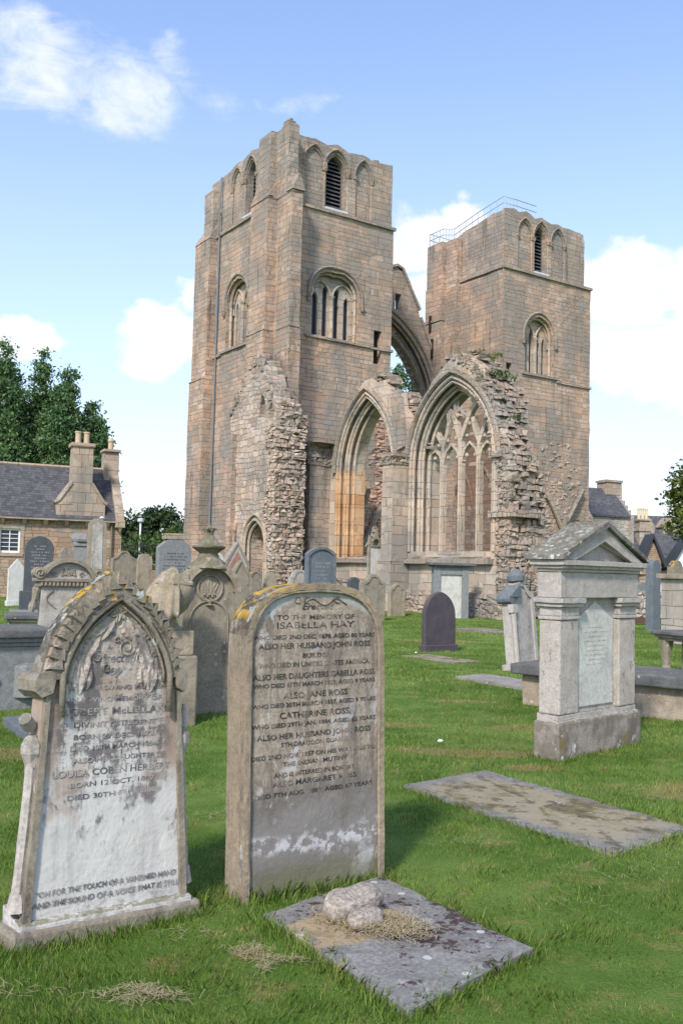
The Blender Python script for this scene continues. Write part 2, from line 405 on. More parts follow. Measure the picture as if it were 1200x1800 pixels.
def crust(lo, ylo):
    """black crust with yellow and white lichen on the upward edges of an old coping"""
    def f(g, c, co, x, y, z, fine, mid):
        nz = g.sep(g.n('ShaderNodeNewGeometry', 1))[2]
        up = g.step(nz+(mid-.5)*.5, .0, .35)*g.step(z, lo-.15, lo+.1)
        c = g.mix(up*g.step(g.noise(co, 15.0, 5, .72), .38, .5)*.92, c, (.045, .042, .038))
        c = g.mix(up*g.step(g.noise(co, 11.0, 5, .7), .56, .61)*.9, c, (.40, .39, .36))
        return g.mix(up*g.step(g.noise(g.scalev(co, (1, 1, 1.01)), 9.0, 5, .7), .50, .55)*g.step(z, ylo, ylo+.12)*.95, c, (.52, .30, .02))
    return f
M['tan'] = stone('tan weathered gravestone', (.30, .245, .18), (.38, .315, .24))
M['buff'] = stone('buff carved gravestone', (.31, .265, .205), (.245, .21, .165), ga=.45, spots=.15)
M['pale'] = stone('pale lichened gravestone', (.44, .405, .37), (.34, .305, .275), ga=.35, white=.35)
M['pinkst'] = stone('pinkish sandstone monument', (.40, .36, .325), (.44, .405, .37), ga=.36, glo=.58, white=.25, spots=.12, streak=.3, topa=.7, top=(.10, .095, .06))
M['greyst'] = stone('grey granite gravestone', (.245, .25, .25), (.20, .205, .205), scale=9, ga=.12, white=.05, spots=.05, topa=.25, streak=.12)
M['slatest'] = stone('dark slate headstone', (.072, .08, .09), (.09, .098, .108), ga=.1, white=0, spots=.03, topa=.15, streak=.1, bump=.003)
M['blue'] = stone('blue grey slate headstone', (.125, .145, .165), (.15, .17, .19), ga=.1, white=.03, spots=.05, topa=.2, streak=.12, bump=.004)
M['dark'] = stone('dark purple slate headstone', (.075, .062, .075), (.095, .08, .09), ga=.12, white=0, spots=.02, topa=.15, streak=.2, bump=.003)
M['marble'] = stone('greyish white marble tablet', (.56, .545, .50), (.49, .475, .435), grime=(.2, .21, .2), ga=.35, gsc=4, glo=.5, white=.2, spots=0, topa=.2, streak=.28, bump=.004)
M['slab'] = stone('grey slab with lichen', (.30, .275, .235), (.235, .215, .19), scale=2.5, ga=.25, white=.12, spots=.4, topa=.0, streak=0)
M['darkslab'] = stone('dark grey table slab', (.10, .10, .105), (.15, .148, .145), ga=.3, white=.12, spots=.25, topa=.25, streak=0)
M['whitest'] = stone('white painted looking headstone', (.62, .61, .58), (.54, .53, .5), ga=.12, white=.3, spots=0, topa=.3)
M['obel'] = stone('streaked white and grey shaft', (.42, .40, .37), (.30, .275, .245), ga=.5, gsc=3.0, white=.4, streak=.5)
M['letter'] = stone('weathered black lettering', (.03, .03, .032), (.055, .05, .05), scale=8, ga=0, white=.0, spots=0, topa=0, streak=0, bump=.002)
M['pinkpanel'] = stone('pink granite panel', (.36, .19, .16), (.3, .16, .14), ga=.1, white=0, spots=0, topa=0, streak=0, bump=.003)
# ------------------------------------------------------------------ the ruined cathedral (x along the tower fronts, y away, z up)
CATH = empty('ruined_cathedral', (-3.545, 46.916, 0), R(33.8), label='ruined twin towered stone cathedral with roofless traceried windows', cat='cathedral')

def stroke(b, pts, wd, d0, d1, plane):
    """a flat bar following a polyline"""
    pts = [Vector((p[0], p[1])) for p in pts]; Lf = []; Rt = []
    for i, p in enumerate(pts):
        t = (pts[min(i+1, len(pts)-1)]-pts[max(i-1, 0)]).normalized(); n = Vector((-t.y, t.x))*wd/2
        Lf.append(p+n); Rt.append(p-n)
    b.poly([tuple(p) for p in Lf]+[tuple(p) for p in Rt[::-1]], d0, d1, plane)
def P3(plane, a, d, z): return (a, d, z) if plane == 'xz' else (d, a, z)
def offs(x0, x1, zs, za, o): return x0-o, x1+o, zs, za+o*1.25

def pane(parent, plane, a0, a1, z0, z1, d, mat, name='window_pane'):
    b = B(); b.poly([(a0, z0), (a1, z0), (a1, z1), (a0, z1)], d, d+.03, plane); return b.build(name, mat, parent)

def lancet_window(parent, plane, a0, a1, zb, zs, za, hood=True):
    """recessed two-bay window with four narrow lights, shafts and a hood mould"""
    wd = a1-a0; c = (a0+a1)/2; holes = []
    for s in (-1, 1):
        for k in (.12, .335):
            m = c+s*k*wd; hw = wd*.058
            holes.append(ogive(m-hw, m+hw, zb+.05, zs-.1+(.25 if k < .2 else -.1), zs+.35+(.3 if k < .2 else -.15), 4))
    b = B(); b.poly(ogive(a0-.02, a1+.02, zb, zs, za), .48, .66, plane, holes)
    for s in (-1, 1):
        x0, x1 = (a0+.08, c-.04) if s < 0 else (c+.04, a1-.08)
        L = arch_line(x0, x1, zs-.5, zs-.05, za-.42, 6)
        b.tube([P3(plane, p[0], .42, p[1]) for p in L], .075, 6)
    b.tube([P3(plane, c, .40, zb), P3(plane, c, .40, zs-.1)], .12, 8)
    b.tube([P3(plane, c, .40, zs-.12), P3(plane, c, .40, zs+.08)], [.13, .2], 8)
    for s, x in ((1, a0+.09), (-1, a1-.09)):
        b.tube([P3(plane, x, .25, zb), P3(plane, x, .25, zs)], .085, 8)
        b.tube([P3(plane, x, .25, zs-.02), P3(plane, x, .25, zs+.14)], [.09, .15], 8)
    L = arch_line(a0+.09, a1-.09, zs+.1, zs+.12, za-.1, 8)
    b.tube([P3(plane, p[0], .25, p[1]) for p in L], .085, 6)
    b.build('lancet_window', M['cream'], parent)
    pane(parent, plane, a0+.02, a1-.02, zb, za-.1, .72, M['glass'])
    if hood:
        b = B(); x0, x1, s_, z_ = offs(a0, a1, zs, za, .2); L = arch_line(x0, x1, zs-.35, zs, z_, 9)
        b.tube([P3(plane, p[0], -.04, p[1]) for p in L], .075, 6)
        for p in (L[0], L[-1]): b.tube([P3(plane, p[0], -.06, p[1]+.05), P3(plane, p[0], -.06, p[1]-.2)], [.16, .08], 6)
        b.build('hood_mould', M['grey'], parent)
        b = B(); b.poly([(a0-.35, zb-.16), (a1+.75, zb-.16), (a1+.75, zb-.02), (a0-.35, zb-.02)], -.12, .45, plane); b.rough(1.0, .012)
        b.build('sill', M['grey'], parent)

def louvre(parent, plane, a0, a1, zb, zs, za, d):
    b = B(); n = 13; c = (a0+a1)/2; hw0 = (a1-a0)/2-.03
    for i in range(n):
        z = zb+.08+(za-zb-.2)*i/n
        hw = hw0 if z < zs else hw0*math.sqrt(max(.04, 1-((z-zs)/(za-zs+.05))**1.6))
        q = [Vector(P3(plane, c+sx*hw, d+dd, z+zz)) for sx in (-1, 1) for dd, zz in ((0, 0), (0, .05), (.16, .13), (.16, .18))]
        b.hexa([q[0], q[1], q[2], q[3], q[4], q[5], q[6], q[7]])
    b.tube([P3(plane, p[0], d+.02, p[1]) for p in arch_line(a0+.03, a1-.03, zb, zs, za-.03, 7)], .045, 4)
    b.build('louvre_shutter', M['louvre'], parent)
    pane(parent, plane, a0-.05, a1+.05, zb, za, d+.3, M['void'], 'painted_dark_opening')  # black sheet painting the darkness behind the slats
    b = B(); b.poly([(a0-.1, zb-.08), (a1+.1, zb-.08), (a1+.1, zb+.03), (a0-.1, zb+.03)], -.03, d+.1, plane); b.build('lead_sill', M['lead'], parent)

def belfry_face(parent, plane, lo, hi, zb, top, blind, lv, inset, back):
    """outer skin with arched recesses, inner skin behind it, hood moulds and shafts"""
    b = B(); ho = [ogive(x0, x1, zb+.12, zb+2.35, zb+3.35, 7) for x0, x1 in blind]+[ogive(lv[0]-.12, lv[1]+.12, zb+.12, zb+2.45, zb+3.45, 7)]
    out = [(lo, zb), (hi, zb)]+top
    b.poly(out, inset, inset+.11, plane, ho)
    hi_ = [ogive(lv[0], lv[1], zb+.2, zb+2.3, zb+3.25, 7)]
    b.poly([(lo, zb), (hi, zb), (hi, zb+3.6), (lo, zb+3.6)], inset+.11, inset+.9, plane, hi_)
    b.rough(.6, .022, 1.6)
    b.build('belfry_wall', M['grey'], parent)
    h = B()
    for (x0, x1), o, dz in [(q, .09, 3.35) for q in blind]+[((lv[0]-.12, lv[1]+.12), .12, 3.45)]:
        L = arch_line(x0-o, x1+o, zb+2.2, zb+2.35, zb+dz+.1, 8)
        h.tube([P3(plane, p[0], inset-.02, p[1]) for p in L], .055, 6)
        L = arch_line(x0+.03, x1-.03, zb+2.3, zb+2.4, zb+dz-.08, 8)
        h.tube([P3(plane, p[0], inset+.06, p[1]) for p in L], .045, 6)
    h.build('hood_mould', M['grey'], parent)
    for x in sorted(set([x for q in blind for x in q]+[lv[0]-.12, lv[1]+.12])):
        s = B(); s.tube([P3(plane, x, inset+.06, zb+.05), P3(plane, x, inset+.06, zb+2.2)], .06, 8)
        s.tube([P3(plane, x, inset+.04, zb+2.15), P3(plane, x, inset+.02, zb+2.38)], [.085, .16], 8); s.build('shaft', M['ash'], parent)
    louvre(parent, plane, lv[0], lv[1], zb+.2, zb+2.3, zb+3.25, inset+.42)

def string(parent, boxes, mat='grey', name='string_course'):
    b = B()
    for q in boxes: b.box(*q)
    b.rough(.8, .02, 2.0); return b.build(name, M[mat], parent)

def rubble(b, T, wfn, z0, z1, depth=.22, size=(.25, .6), ch=.24, q=rnd, skip=.0):
    depth *= .72; size = (size[0]*.72, size[1]*.8); ch *= .85
    """courses of loose irregular blocks; T(a, d, z) places them, wfn(z) gives the run of each course"""
    z = z0
    while z < z1:
        h = ch*q.uniform(.6, 1.3); w0, w1 = wfn(z+h/2); a = w0
        while a < w1:
            L = q.uniform(*size)
            if q.random() > skip:
                d = depth*q.uniform(.4, 1.0); j = lambda k: q.uniform(-k, k)
                P = []
                for aa in (a+.015, min(a+L, w1+.08)-.015):
                    for dd in (-.3, d):
                        for zz in (z+.01, z+h-.01):
                            P.append(Vector(T(aa+j(.055), dd+j(.06), zz+j(.045))))
                b.hexa(P)
            a += L
        z += h

# ---- near tower
b = B()
lw = (2.05, 5.05, 14.05, 16.35, 17.6)
b.poly([(0, -.3), (7.3, -.3), (7.33, 9.5), (7.25, 9.9), (7.38, 10.6), (7.28, 11.2), (7.3, 20.85), (0, 20.85)], 0, .95, 'xz',
       [ogive(*lw), [(6.1, 13.1), (6.62, 13.1), (6.62, 14.95), (6.1, 14.95)]])
lwL = (3.3, 5.75, 13.95, 16.45, 17.75)
b.poly([(.95, -.3), (8.6, -.3), (8.6, 20.85), (.95, 20.85)], 0, .95, 'yz', [ogive(*lwL), ogive(3.35, 4.25, 6.6, 8.6, 9.7, 5)])
b.box(6.35, 7.3, .95, 8.6, -.3, 20.85); b.box(.95, 6.35, 7.7, 8.6, -.3, 20.85); b.box(.95, 6.35, .95, 7.7, 20.3, 20.6)
b.box(.95, 6.35, .95, 7.7, 12.9, 13.1)
b.rough(.62, .035, 1.4)
TW = b.build('tower', M['ash'], CATH)
lancet_window(TW, 'xz', *lw); lancet_window(TW, 'yz', *lwL)
pane(TW, 'yz', 3.3, 4.3, 6.6, 9.7, .45, M['void'], 'painted_dark_opening')
b = B(); b.tube([(-.05, p[0], p[1]) for p in arch_line(3.25, 4.35, 6.6, 8.6, 9.85, 6)], .1, 6); b.build('hood_mould', M['ash'], TW)
top = [(7.22, 24.5), (6.3, 24.42), (6.25, 24.55), (5.9, 24.5), (5.75, 24.42), (5.5, 24.52), (5.2, 24.57), (4.8, 24.5), (4.2, 24.45), (3.8, 24.6), (3.5, 24.68), (3.2, 24.6), (2.85, 24.48), (2.4, 24.55), (2.1, 24.62), (1.8, 24.57), (1.4, 24.55), (.08, 24.6)]
belfry_face(TW, 'xz', .08, 7.22, 20.85, top, [(1.45, 2.72), (4.72, 5.8)], (2.88, 4.1), .08, 0)
topL = [(8.5, 23.6), (7.2, 23.7), (7.1, 24.2), (6.3, 24.35), (5.8, 24.4), (5.1, 24.55), (4.4, 24.45), (3.5, 24.68), (2.7, 24.5), (1.9, 24.7), (.98, 24.6)]
belfry_face(TW, 'yz', .98, 8.5, 20.85, topL, [(4.5, 5.72), (1.3, 2.5)], (2.98, 4.02), .08, 0)
b = B(); b.box(6.4, 7.22, .98, 8.5, 20.85, 24.5); b.box(.98, 6.4, 7.7, 8.5, 20.85, 24.1); b.box(.98, 6.4, .98, 7.7, 23.9, 24.1); b.rough(.8, .03); b.build('belfry_wall', M['grey'], TW)
for q_ in ((.62, 7.4, -.12, .05, 20.75, 20.92), (-.12, .05, 2.1, 7.25, 20.75, 20.92), (5.85, 7.38, -.1, .05, 13.86, 14.0), (-.1, .05, 6.2, 7.2, 13.7, 13.86)): string(TW, [q_])
pane(TW, 'xz', 6.05, 6.65, 13.05, 15.0, .35, M['void'], 'painted_dark_opening')  # black sheet in the slot, painted in for its unlit depth
def buttress(x0, x1, y0, y1, out, stages, mat='ash'):
    """stages: (projection, z top); out is the side it projects to"""
    b = B(); z0 = -.3
    for i, (p, z) in enumerate(stages):
        nxt = stages[i+1][0] if i+1 < len(stages) else .02
        if out == 'x':
            b.box(x1-p, x1, y0+.02*i, y1-.02*i, z0, z); b.slope(x1-p-.04, x1, y0+.02*i-.02, y1-.02*i+.02, z, z+.04, z+.12+(p-nxt)*1.7, 'x')
        else:
            b.box(x0+.02*i, x1-.02*i, y1-p, y1, z0, z); b.slope(x0+.02*i-.02, x1-.02*i+.02, y1-p-.04, y1, z, z+.04, z+.12+(p-nxt)*1.7, 'y')
        z0 = z
    b.rough(.55, .03, 1.7); return b.build('buttress', M[mat], TW)
buttress(0, 0.0, .28, 2.12, 'x', [(.62, 13.9), (.55, 20.85)])
buttress(0, .66, 0, 0.0, 'y', [(1.27, 13.9), (1.2, 20.85)])
buttress(0, 0.0, 7.15, 9.1, 'x', [(.62, 12.5), (.5, 20.7)])
b = B()
b.box(-.34, .1, .5, 1.85, 20.85, 24.5); b.rough(.5, .04, 1.8); b.build('buttress', M['grey'], TW)
b = B(); b.box(.0, .6, -.72, .1, 20.85, 24.6); b.box(.02, .5, -.6, -.1, 24.6, 24.8); b.box(.25, .4, -.45, -.3, 24.75, 25.0); b.box(-.02, .3, .02, .5, 20.85, 24.5); b.rough(.5, .04, 1.8); b.build('buttress', M['grey'], TW)
b = B(); b.box(-.3, .1, 7.3, 8.45, 20.7, 23.65); b.rough(.5, .04, 1.8); b.build('buttress', M['grey'], TW)
b = B(); b.poly([(-.05, 20.95), (.72, 20.95), (.34, 21.85)], -1.3, -.7, 'xz'); b.poly([(.2, 20.95), (2.2, 20.95), (1.2, 21.9)], -.56, -.3, 'yz'); b.rough(.4, .02); b.build('gablet', M['grey'], TW)
b = B(); b.tube([(-.12, 6.78, 1.0), (-.12, 6.72, 20.6), (-.2, 6.72, 20.9), (-.1, 6.7, 24.2)], .06, 8)
for z in (4, 7.5, 11, 14.5, 18, 22): b.tube([(-.12, 6.76, z), (-.12, 6.76, z+.12)], .085, 8)
b.build('drainpipe', M['pipe'], TW)
b = B()
for x, y in ((.6, .9), (1.0, 1.0), (.3, 2.2)): b.lathe([(.25, 24.4), (.24, 24.75), (.02, 24.9)], x, y, 7)
b.build('lead_cap', M['lead'], TW)
# grey broken patch and missing stones low on the near tower's front
b = B(); rubble(b, lambda a, d, z: (a, -d, z), lambda z: (4.2+.25*math.sin(z*2), 7.3) if z < 6 else (6.2+.3*math.sin(z*3), 7.3), 0, 11.0, .1, skip=.15); b.build('rubble_facing', M['pink'], TW)
b = B(); rubble(b, lambda a, d, z: (7.3+d, a, z), lambda z: (.1, 1.2), 8.8, 12.6, .16, skip=.3); b.build('rubble_facing', M['rub'], TW)

# ---- porch remains at the corner: a stub of wall with a doorway and a ragged gable
b = B()
pr = [(-2.4, -.3), (2.0, -.3), (2.05, 8.0), (2.45, 10.0), (1.9, 10.35), (1.2, 11.1), (.7, 11.5), (.2, 12.2), (-.5, 12.4), (-1.0, 11.9), (-1.5, 11.2), (-2.0, 10.3), (-2.45, 9.4)]
door = ogive(-1.75, .35, .0, 2.9, 4.15, 7)
nich = [ogive(-2.2, -1.75, 9.0, 9.3, 9.85, 3), ogive(-1.3, -.75, 9.2, 9.6, 10.3, 3)]
b.poly(pr, -1.25, -.95, 'yz', [door]+nich); b.poly(pr, -.95, -.3, 'yz', [ogive(-1.5, .1, .0, 2.8, 3.9, 7)])
b.rough(.5, .09, 1.2); PORCH = b.build('porch_remains', M['stub'], CATH)
b = B(); b.poly(ogive(-1.6, .2, 0, 2.8, 4.0, 6), -.28, -.25, 'yz'); b.build('blocked_doorway', M['ash'], PORCH)
b = B()
for o, d in ((.0, -1.27), (-.14, -1.1), (.22, -1.3)): b.tube([(d, p[0], p[1]) for p in arch_line(-1.75-o, .35+o, .0, 2.9, 4.15+o*1.2, 8)], .08, 6)
b.build('door_moulding', M['cream'], PORCH)
b = B(); b.lathe([(.07, 1.4), (.09, 3.4), (.2, 3.7), (.22, 4.0), (.16, 4.05)], -1.35, 1.35, 8); b.build('shaft', M['ash'], PORCH)
b = B(); b.box(-1.5, -1.25, 1.55, 2.0, -.3, 8.6); b.rough(.5, .02); b.build('pilaster', M['ash'], PORCH)
b = B(); rubble(b, lambda a, d, z: (a, -2.4-d, z), lambda z: (-1.3+(.25 if z > 8 else 0), .35-(.35 if z > 9.2 else 0)), -.1, 9.7, .3, (.2, .55), .24); rubble(b, lambda a, d, z: (-1.25-d, a, z), lambda z: (-2.5, -1.85+.3*math.sin(z*1.7)), -.1, 8.6, .16, (.18, .4), .2, skip=.2)
b.box(-.9, .3, -2.2, -1.0, -.3, 9.4); b.build('rubble_core', M['stub'], PORCH, bevel=.03, segs=1)
b = B()
for y0, z0, y1, z1 in ((2.4, 9.95, 1.3, 11.0), (1.3, 11.0, .1, 12.25), (.1, 12.25, -.8, 12.2), (-.8, 12.1, -2.4, 9.5)):
    n_ = 5
    for i in range(n_):
        t = (i+.5)/n_; y = y0+(y1-y0)*t; z = z0+(z1-z0)*t
        for x in (-1.1, -.75, -.45): b.box(x-.2, x+.2, y-.15, y+.15, z-.4, z+rnd.uniform(-.1, .1)+(x+1.1)*.3, .09)
b.build('ragged_gable_top', M['rub'], PORCH, bevel=.03, segs=1)

# ---- aisle wall with the two great windows (front plane x = 2.3, windows along y)
A0 = (-7.05, -2.55, 2.4, 6.6, 10.2); W0 = (-13.72, -8.42, 2.65, 6.4, 9.95)
def inset(q, o): return (q[0]+o, q[1]-o, q[2], q[3], q[4]-o*1.15)
prof = [(.2, -.3), (.2, 8.1), (-2.2, 8.15), (-2.5, 8.3), (-2.62, 8.7), (-3.1, 9.25), (-3.35, 9.7), (-3.9, 10.1), (-4.2, 10.6), (-4.8, 10.95), (-5.4, 10.9), (-5.6, 10.62), (-6.3, 10.65), (-6.9, 10.0), (-7.6, 9.87),
        (-8.2, 7.25), (-8.7, 8.4), (-9.05, 9.05), (-9.8, 10.1), (-10.7, 10.7), (-11.3, 10.98), (-11.9, 10.9), (-12.4, 10.62), (-12.9, 10.25), (-13.3, 9.4), (-13.6, 8.9), (-13.85, 7.9), (-14.2, 7.3), (-14.35, 6.4), (-14.6, 6.2), (-14.6, -.3)]
profb = [(.2, -.3), (.2, 8.0), (-2.2, 8.0), (-3.2, 9.1), (-4.2, 10.3), (-5.4, 10.6), (-6.6, 10.0), (-7.4, 9.5), (-8.3, 8.6), (-9.3, 9.0), (-10.2, 9.9), (-11.2, 10.4), (-12.0, 10.3), (-12.8, 9.6), (-13.3, 8.6), (-13.9, 7.2), (-14.2, 6.2), (-14.5, 5.9), (-14.5, -.3)]
b = B(); cut = lambda q: ogive(*q, 10)
b.poly(prof, 2.3, 2.62, 'yz', [cut(A0), cut(W0)])
b.poly(profb, 2.62, 2.98, 'yz', [cut(inset(A0, .22)), cut(inset(W0, .2))])
b.poly(profb, 2.98, 3.6, 'yz', [cut(inset(A0, .42)), cut(inset(W0, .38))])
b.rough(.7, .03, 1.5); AW = b.build('aisle_wall', M['cream'], CATH)
def orders(q, name, mats):
    for lo, hi, mat in mats:
        b = B()
        for o, d, r in ((.05, 2.3, .085), (-.1, 2.36, .075), (-.2, 2.62, .09), (-.33, 2.7, .07), (-.42, 2.98, .085)):
            L = arch_line(*inset(q, -o), 12)
            L = [p for p in L if lo-.01 <= p[1] <= hi]
            if lo > 3: b.tube([(d, p[0], p[1]) for p in L], r, 7)
        if lo > 3: b.build(name, M[mat], AW)
        else:
            b.bm.free()
            for k, s_ in ((0, -1), (1, 1)):
                b = B()
                for o, d, r in ((.05, 2.3, .085), (-.1, 2.36, .075), (-.2, 2.62, .09), (-.33, 2.7, .07), (-.42, 2.98, .085)): b.tube([(d, q[k]+s_*o, lo), (d, q[k]+s_*o, hi)], r, 7)
                b.build('jamb_moulding', M[mat], AW)
orders(A0, 'arch_moulding', [(6.55, 20, 'cream'), (2.4, 6.6, 'rust')]); orders(W0, 'arch_moulding', [(6.35, 20, 'cream'), (2.65, 6.4, 'cream')])
b = B()
for q in (A0, W0):
    L = arch_line(*inset(q, -.3), 12); L = [p for p in L if p[1] > q[3]-.1]
    b.tube([(2.24, p[0], p[1]) for p in L], .12, 6)
b.build('hood_mould', M['grey'], AW)
b = B()
for x0, x1, y in ((2.31, 2.61, -2.55), (2.64, 2.97, -2.77), (3.0, 3.6, -2.97)): b.box(x0, x1, y-.05, y+.06, 2.42, 6.75)
b.rough(.5, .012, 3); b.build('stained_jamb', M['rust'], AW)
tr = B()
for y in (-9.68, -10.88, -12.02):
    tr.poly([(y-.085, 2.65), (y+.085, 2.65), (y+.085, 6.6), (y-.085, 6.6)], 2.98, 3.24, 'yz'); tr.tube([(2.95, y, 2.65), (2.95, y, 6.6)], .055, 6)
br = [([(-9.68, 6.5), (-9.7, 7.3), (-9.35, 7.75), (-9.02, 8.25), (-8.8, 8.35)], .25), ([(-9.7, 7.2), (-9.95, 7.8), (-10.07, 8.3), (-9.98, 8.8)], .24),
      ([(-10.9, 6.5), (-10.8, 7.5), (-10.45, 8.35), (-9.95, 9.05), (-9.5, 9.3)], .30), ([(-10.82, 7.4), (-11.15, 8.05), (-11.45, 8.6), (-11.9, 9.05), (-12.2, 9.15)], .27),
      ([(-12.02, 6.5), (-12.0, 7.3), (-11.72, 7.85), (-11.6, 8.35)], .24), ([(-12.0, 7.25), (-12.3, 7.85), (-12.5, 8.4), (-12.75, 8.6)], .25),
      ([(-9.68, 6.4), (-9.5, 6.9), (-9.2, 7.12), (-8.8, 7.0)], .15), ([(-9.68, 6.4), (-9.9, 7.0), (-10.28, 7.3), (-10.66, 7.0), (-10.88, 6.4)], .15),
      ([(-10.88, 6.4), (-11.1, 7.0), (-11.45, 7.3), (-11.82, 7.0), (-12.02, 6.4)], .15), ([(-12.02, 6.4), (-12.2, 6.95), (-12.5, 7.2), (-12.9, 7.05), (-13.3, 6.9)], .17),
      ([(-11.06+.62*math.cos(R(t)), 9.0+.66*math.sin(R(t))) for t in range(-55, 215, 18)], .17),
      ([(-9.2, 8.0), (-9.6, 8.9), (-10.3, 9.62), (-11.07, 10.0-.3)], .16), ([(-12.9, 8.0), (-12.55, 8.9), (-11.9, 9.5), (-11.07, 9.75)], .16)]
for pts, wd in br: stroke(tr, pts, wd*.78, 2.99+rnd.uniform(0, .012), 3.22+rnd.uniform(0, .012), 'yz')
for y, z in ((-9.35, 7.35), (-9.95, 7.5), (-10.5, 7.55), (-10.35, 8.0), (-11.2, 7.6), (-11.35, 8.1), (-11.75, 7.55), (-12.3, 7.5), (-9.2, 8.0), (-10.2, 8.6), (-10.62, 8.75), (-11.5, 9.1), (-9.1, 6.8), (-10.0, 6.75), (-10.6, 6.72), (-11.2, 6.75), (-11.72, 6.72), (-12.6, 6.85), (-10.05, 8.95)):
    tr.lathe([(.02, z-.11), (.09, z-.04), (.085, z+.05), (.02, z+.11)], 3.1, y, 6, rnd.random())
tr.build('tracery', M['cream'], AW, bevel=.025)
b = B()
stroke(b, [(-11.2, 8.45), (-10.6, 8.9), (-10.5, 9.5)], .04, 3.08, 3.1, 'yz')
for y in (-10.25, -10.38): stroke(b, [(y, 8.9), (y+.02, 9.8)], .03, 3.3, 3.32, 'yz')
b.build('glazing_bar', M['rail'], AW)
# buttress piers on the wall's face
for y0, y1, x0, zt, capz in ((-1.88, -1.0, 1.08, 7.9, (6.95, 8.0)), (-8.25, -7.45, 1.42, 6.65, (6.5, 6.85))):
    b = B(); b.box(x0, 2.3, y0, y1, 2.25, zt); b.box(x0-.1, 2.28, y0-.1, y1+.1, -.3, 2.2)
    b.slope(x0-.12, 2.28, y0-.12, y1+.12, 2.2, 2.24, 2.4, 'x'); b.rough(.6, .02, 1.8); pr_ = b.build('pier', M['cream'] if y0 < -5 else M['grey'], AW)
    b = B(); b.box(x0-.06, 2.3, y0-.06, y1+.06, capz[0], capz[0]+.12)
    rubble(b, lambda a, d, z: (x0-d, a, z), lambda z: (y0, y1), capz[0]+.1, capz[1], .14, (.15, .3), .18); rubble(b, lambda a, d, z: (a, y0-d, z), lambda z: (x0, 2.3), capz[0]+.1, capz[1], .12, (.15, .35), .18)
    b.slope(x0-.1, 2.32, y0-.1, y1+.1, capz[1], capz[1]+.08, capz[1]+.25, 'x'); b.rough(.3, .04, 2.5); b.build('carved_cap', M['grey'], AW)
b = B(); stroke(b, [(-7.25, 9.95), (-7.85, 7.3)], .66, 2.12, 2.34, 'yz'); b.rough(.5, .02); b.build('sloping_coping', M['grey'], AW)
b = B(); b.slope(1.0, 2.4, -2.4, .1, 8.05, 8.1, 8.35, 'x'); b.rough(.5, .03); b.build('coping', M['grey'], AW)
b = B(); b.box(2.02, 2.32, -13.75, -8.3, 2.12, 2.32); b.slope(2.05, 3.05, -13.6, -8.5, 2.3, 2.34, 2.72, 'x'); b.rough(.7, .025, 2); b.build('sill', M['grey'], AW)
b = B(); b.box(2.1, 2.32, -7.3, -2.0, 2.15, 2.3); b.slope(2.12, 3.0, -7.0, -2.6, 2.28, 2.3, 2.5, 'x'); b.rough(.7, .02, 2); b.build('sill', M['grey'], AW)
b = B(); b.box(2.18, 2.4, -14.7, .1, -.3, .95)
rubble(b, lambda a, d, z: (2.2-d, a, z), lambda z: (-14.7, -8.4), -.1, .92, .09, (.25, .6), .26); rubble(b, lambda a, d, z: (2.2-d, a, z), lambda z: (-7.4, .1), -.1, 1.3, .09, (.25, .6), .26)
b.build('rough_plinth', M['rub'], AW)
# broken near end of the wall
def vend(z):
    P = [(-.3, -14.55), (5.9, -14.5), (6.5, -14.3), (7.5, -13.9), (9.0, -13.45), (10.2, -12.7), (10.9, -11.8)]
    for (z0, v0), (z1, v1) in zip(P, P[1:]):
        if z <= z1: return v0+(v1-v0)*(z-z0)/(z1-z0)
    return -11.8
q = random.Random(5)
b = B()
rubble(b, lambda a, d, z: (a, vend(z)+.08-d, z), lambda z: (2.25, 3.95-.3*math.sin(z*1.1)-(.5 if z > 9.5 else 0)), -.1, 10.7, .5, (.2, .6), .27, q)
rubble(b, lambda a, d, z: (a, vend(z)+.5-d, z), lambda z: (2.5, 4.0), 6.0, 10.3, .4, (.2, .6), .27, q)
rubble(b, lambda a, d, z: (2.32-d, a, z), lambda z: (vend(z)-.05, min(-13.75, vend(z)+.5)), .9, 6.5, .18, (.18, .45), .22, q, skip=.1)
rubble(b, lambda a, d, z: (2.32-d, a, z), lambda z: (vend(z)-.02, vend(z)+.6+.2*math.sin(z*3)), 7.2, 10.8, .12, (.2, .5), .22, q, skip=.1)
b.poly([(-13.7, -.3), (-13.7, 8), (-12.3, 10.2), (-11.4, 10.6), (-11.4, 10.2), (-13.2, 7.6), (-13.2, -.3)][::-1], 3.55, 3.95, 'yz')
b.box(2.15, 3.6, -14.95, -13.55, 3.98, 4.25); b.box(2.1, 2.7, -14.3, -13.6, 6.35, 6.6)
b.build('rubble_core', M['rub'], AW, bevel=.035, segs=1)
b = B(); rubble(b, lambda a, d, z: (3.1+d*1.4, a, z), lambda z: (-9.0+(z-7.5)*.55, -7.3-(z-7.3)*.02), 7.2, 9.9, .3, (.2, .45), .2, q); b.build('rubble_core', M['rub'], AW, bevel=.035, segs=1)
for y0, y1, zt in ((-6.6, -4.0, 10.55), (-12.6, -10.3, 10.65)):
    b = B(); rubble(b, lambda a, d, z: (2.9+d*1.7, a, z), lambda z: (y0+(z-zt)*.8, y1-(z-zt)*.8), zt-.1, zt+.35, .3, (.2, .5), .17, q, skip=.2)
    b.build('loose_wall_head', M['rub'], AW, bevel=.03, segs=1)

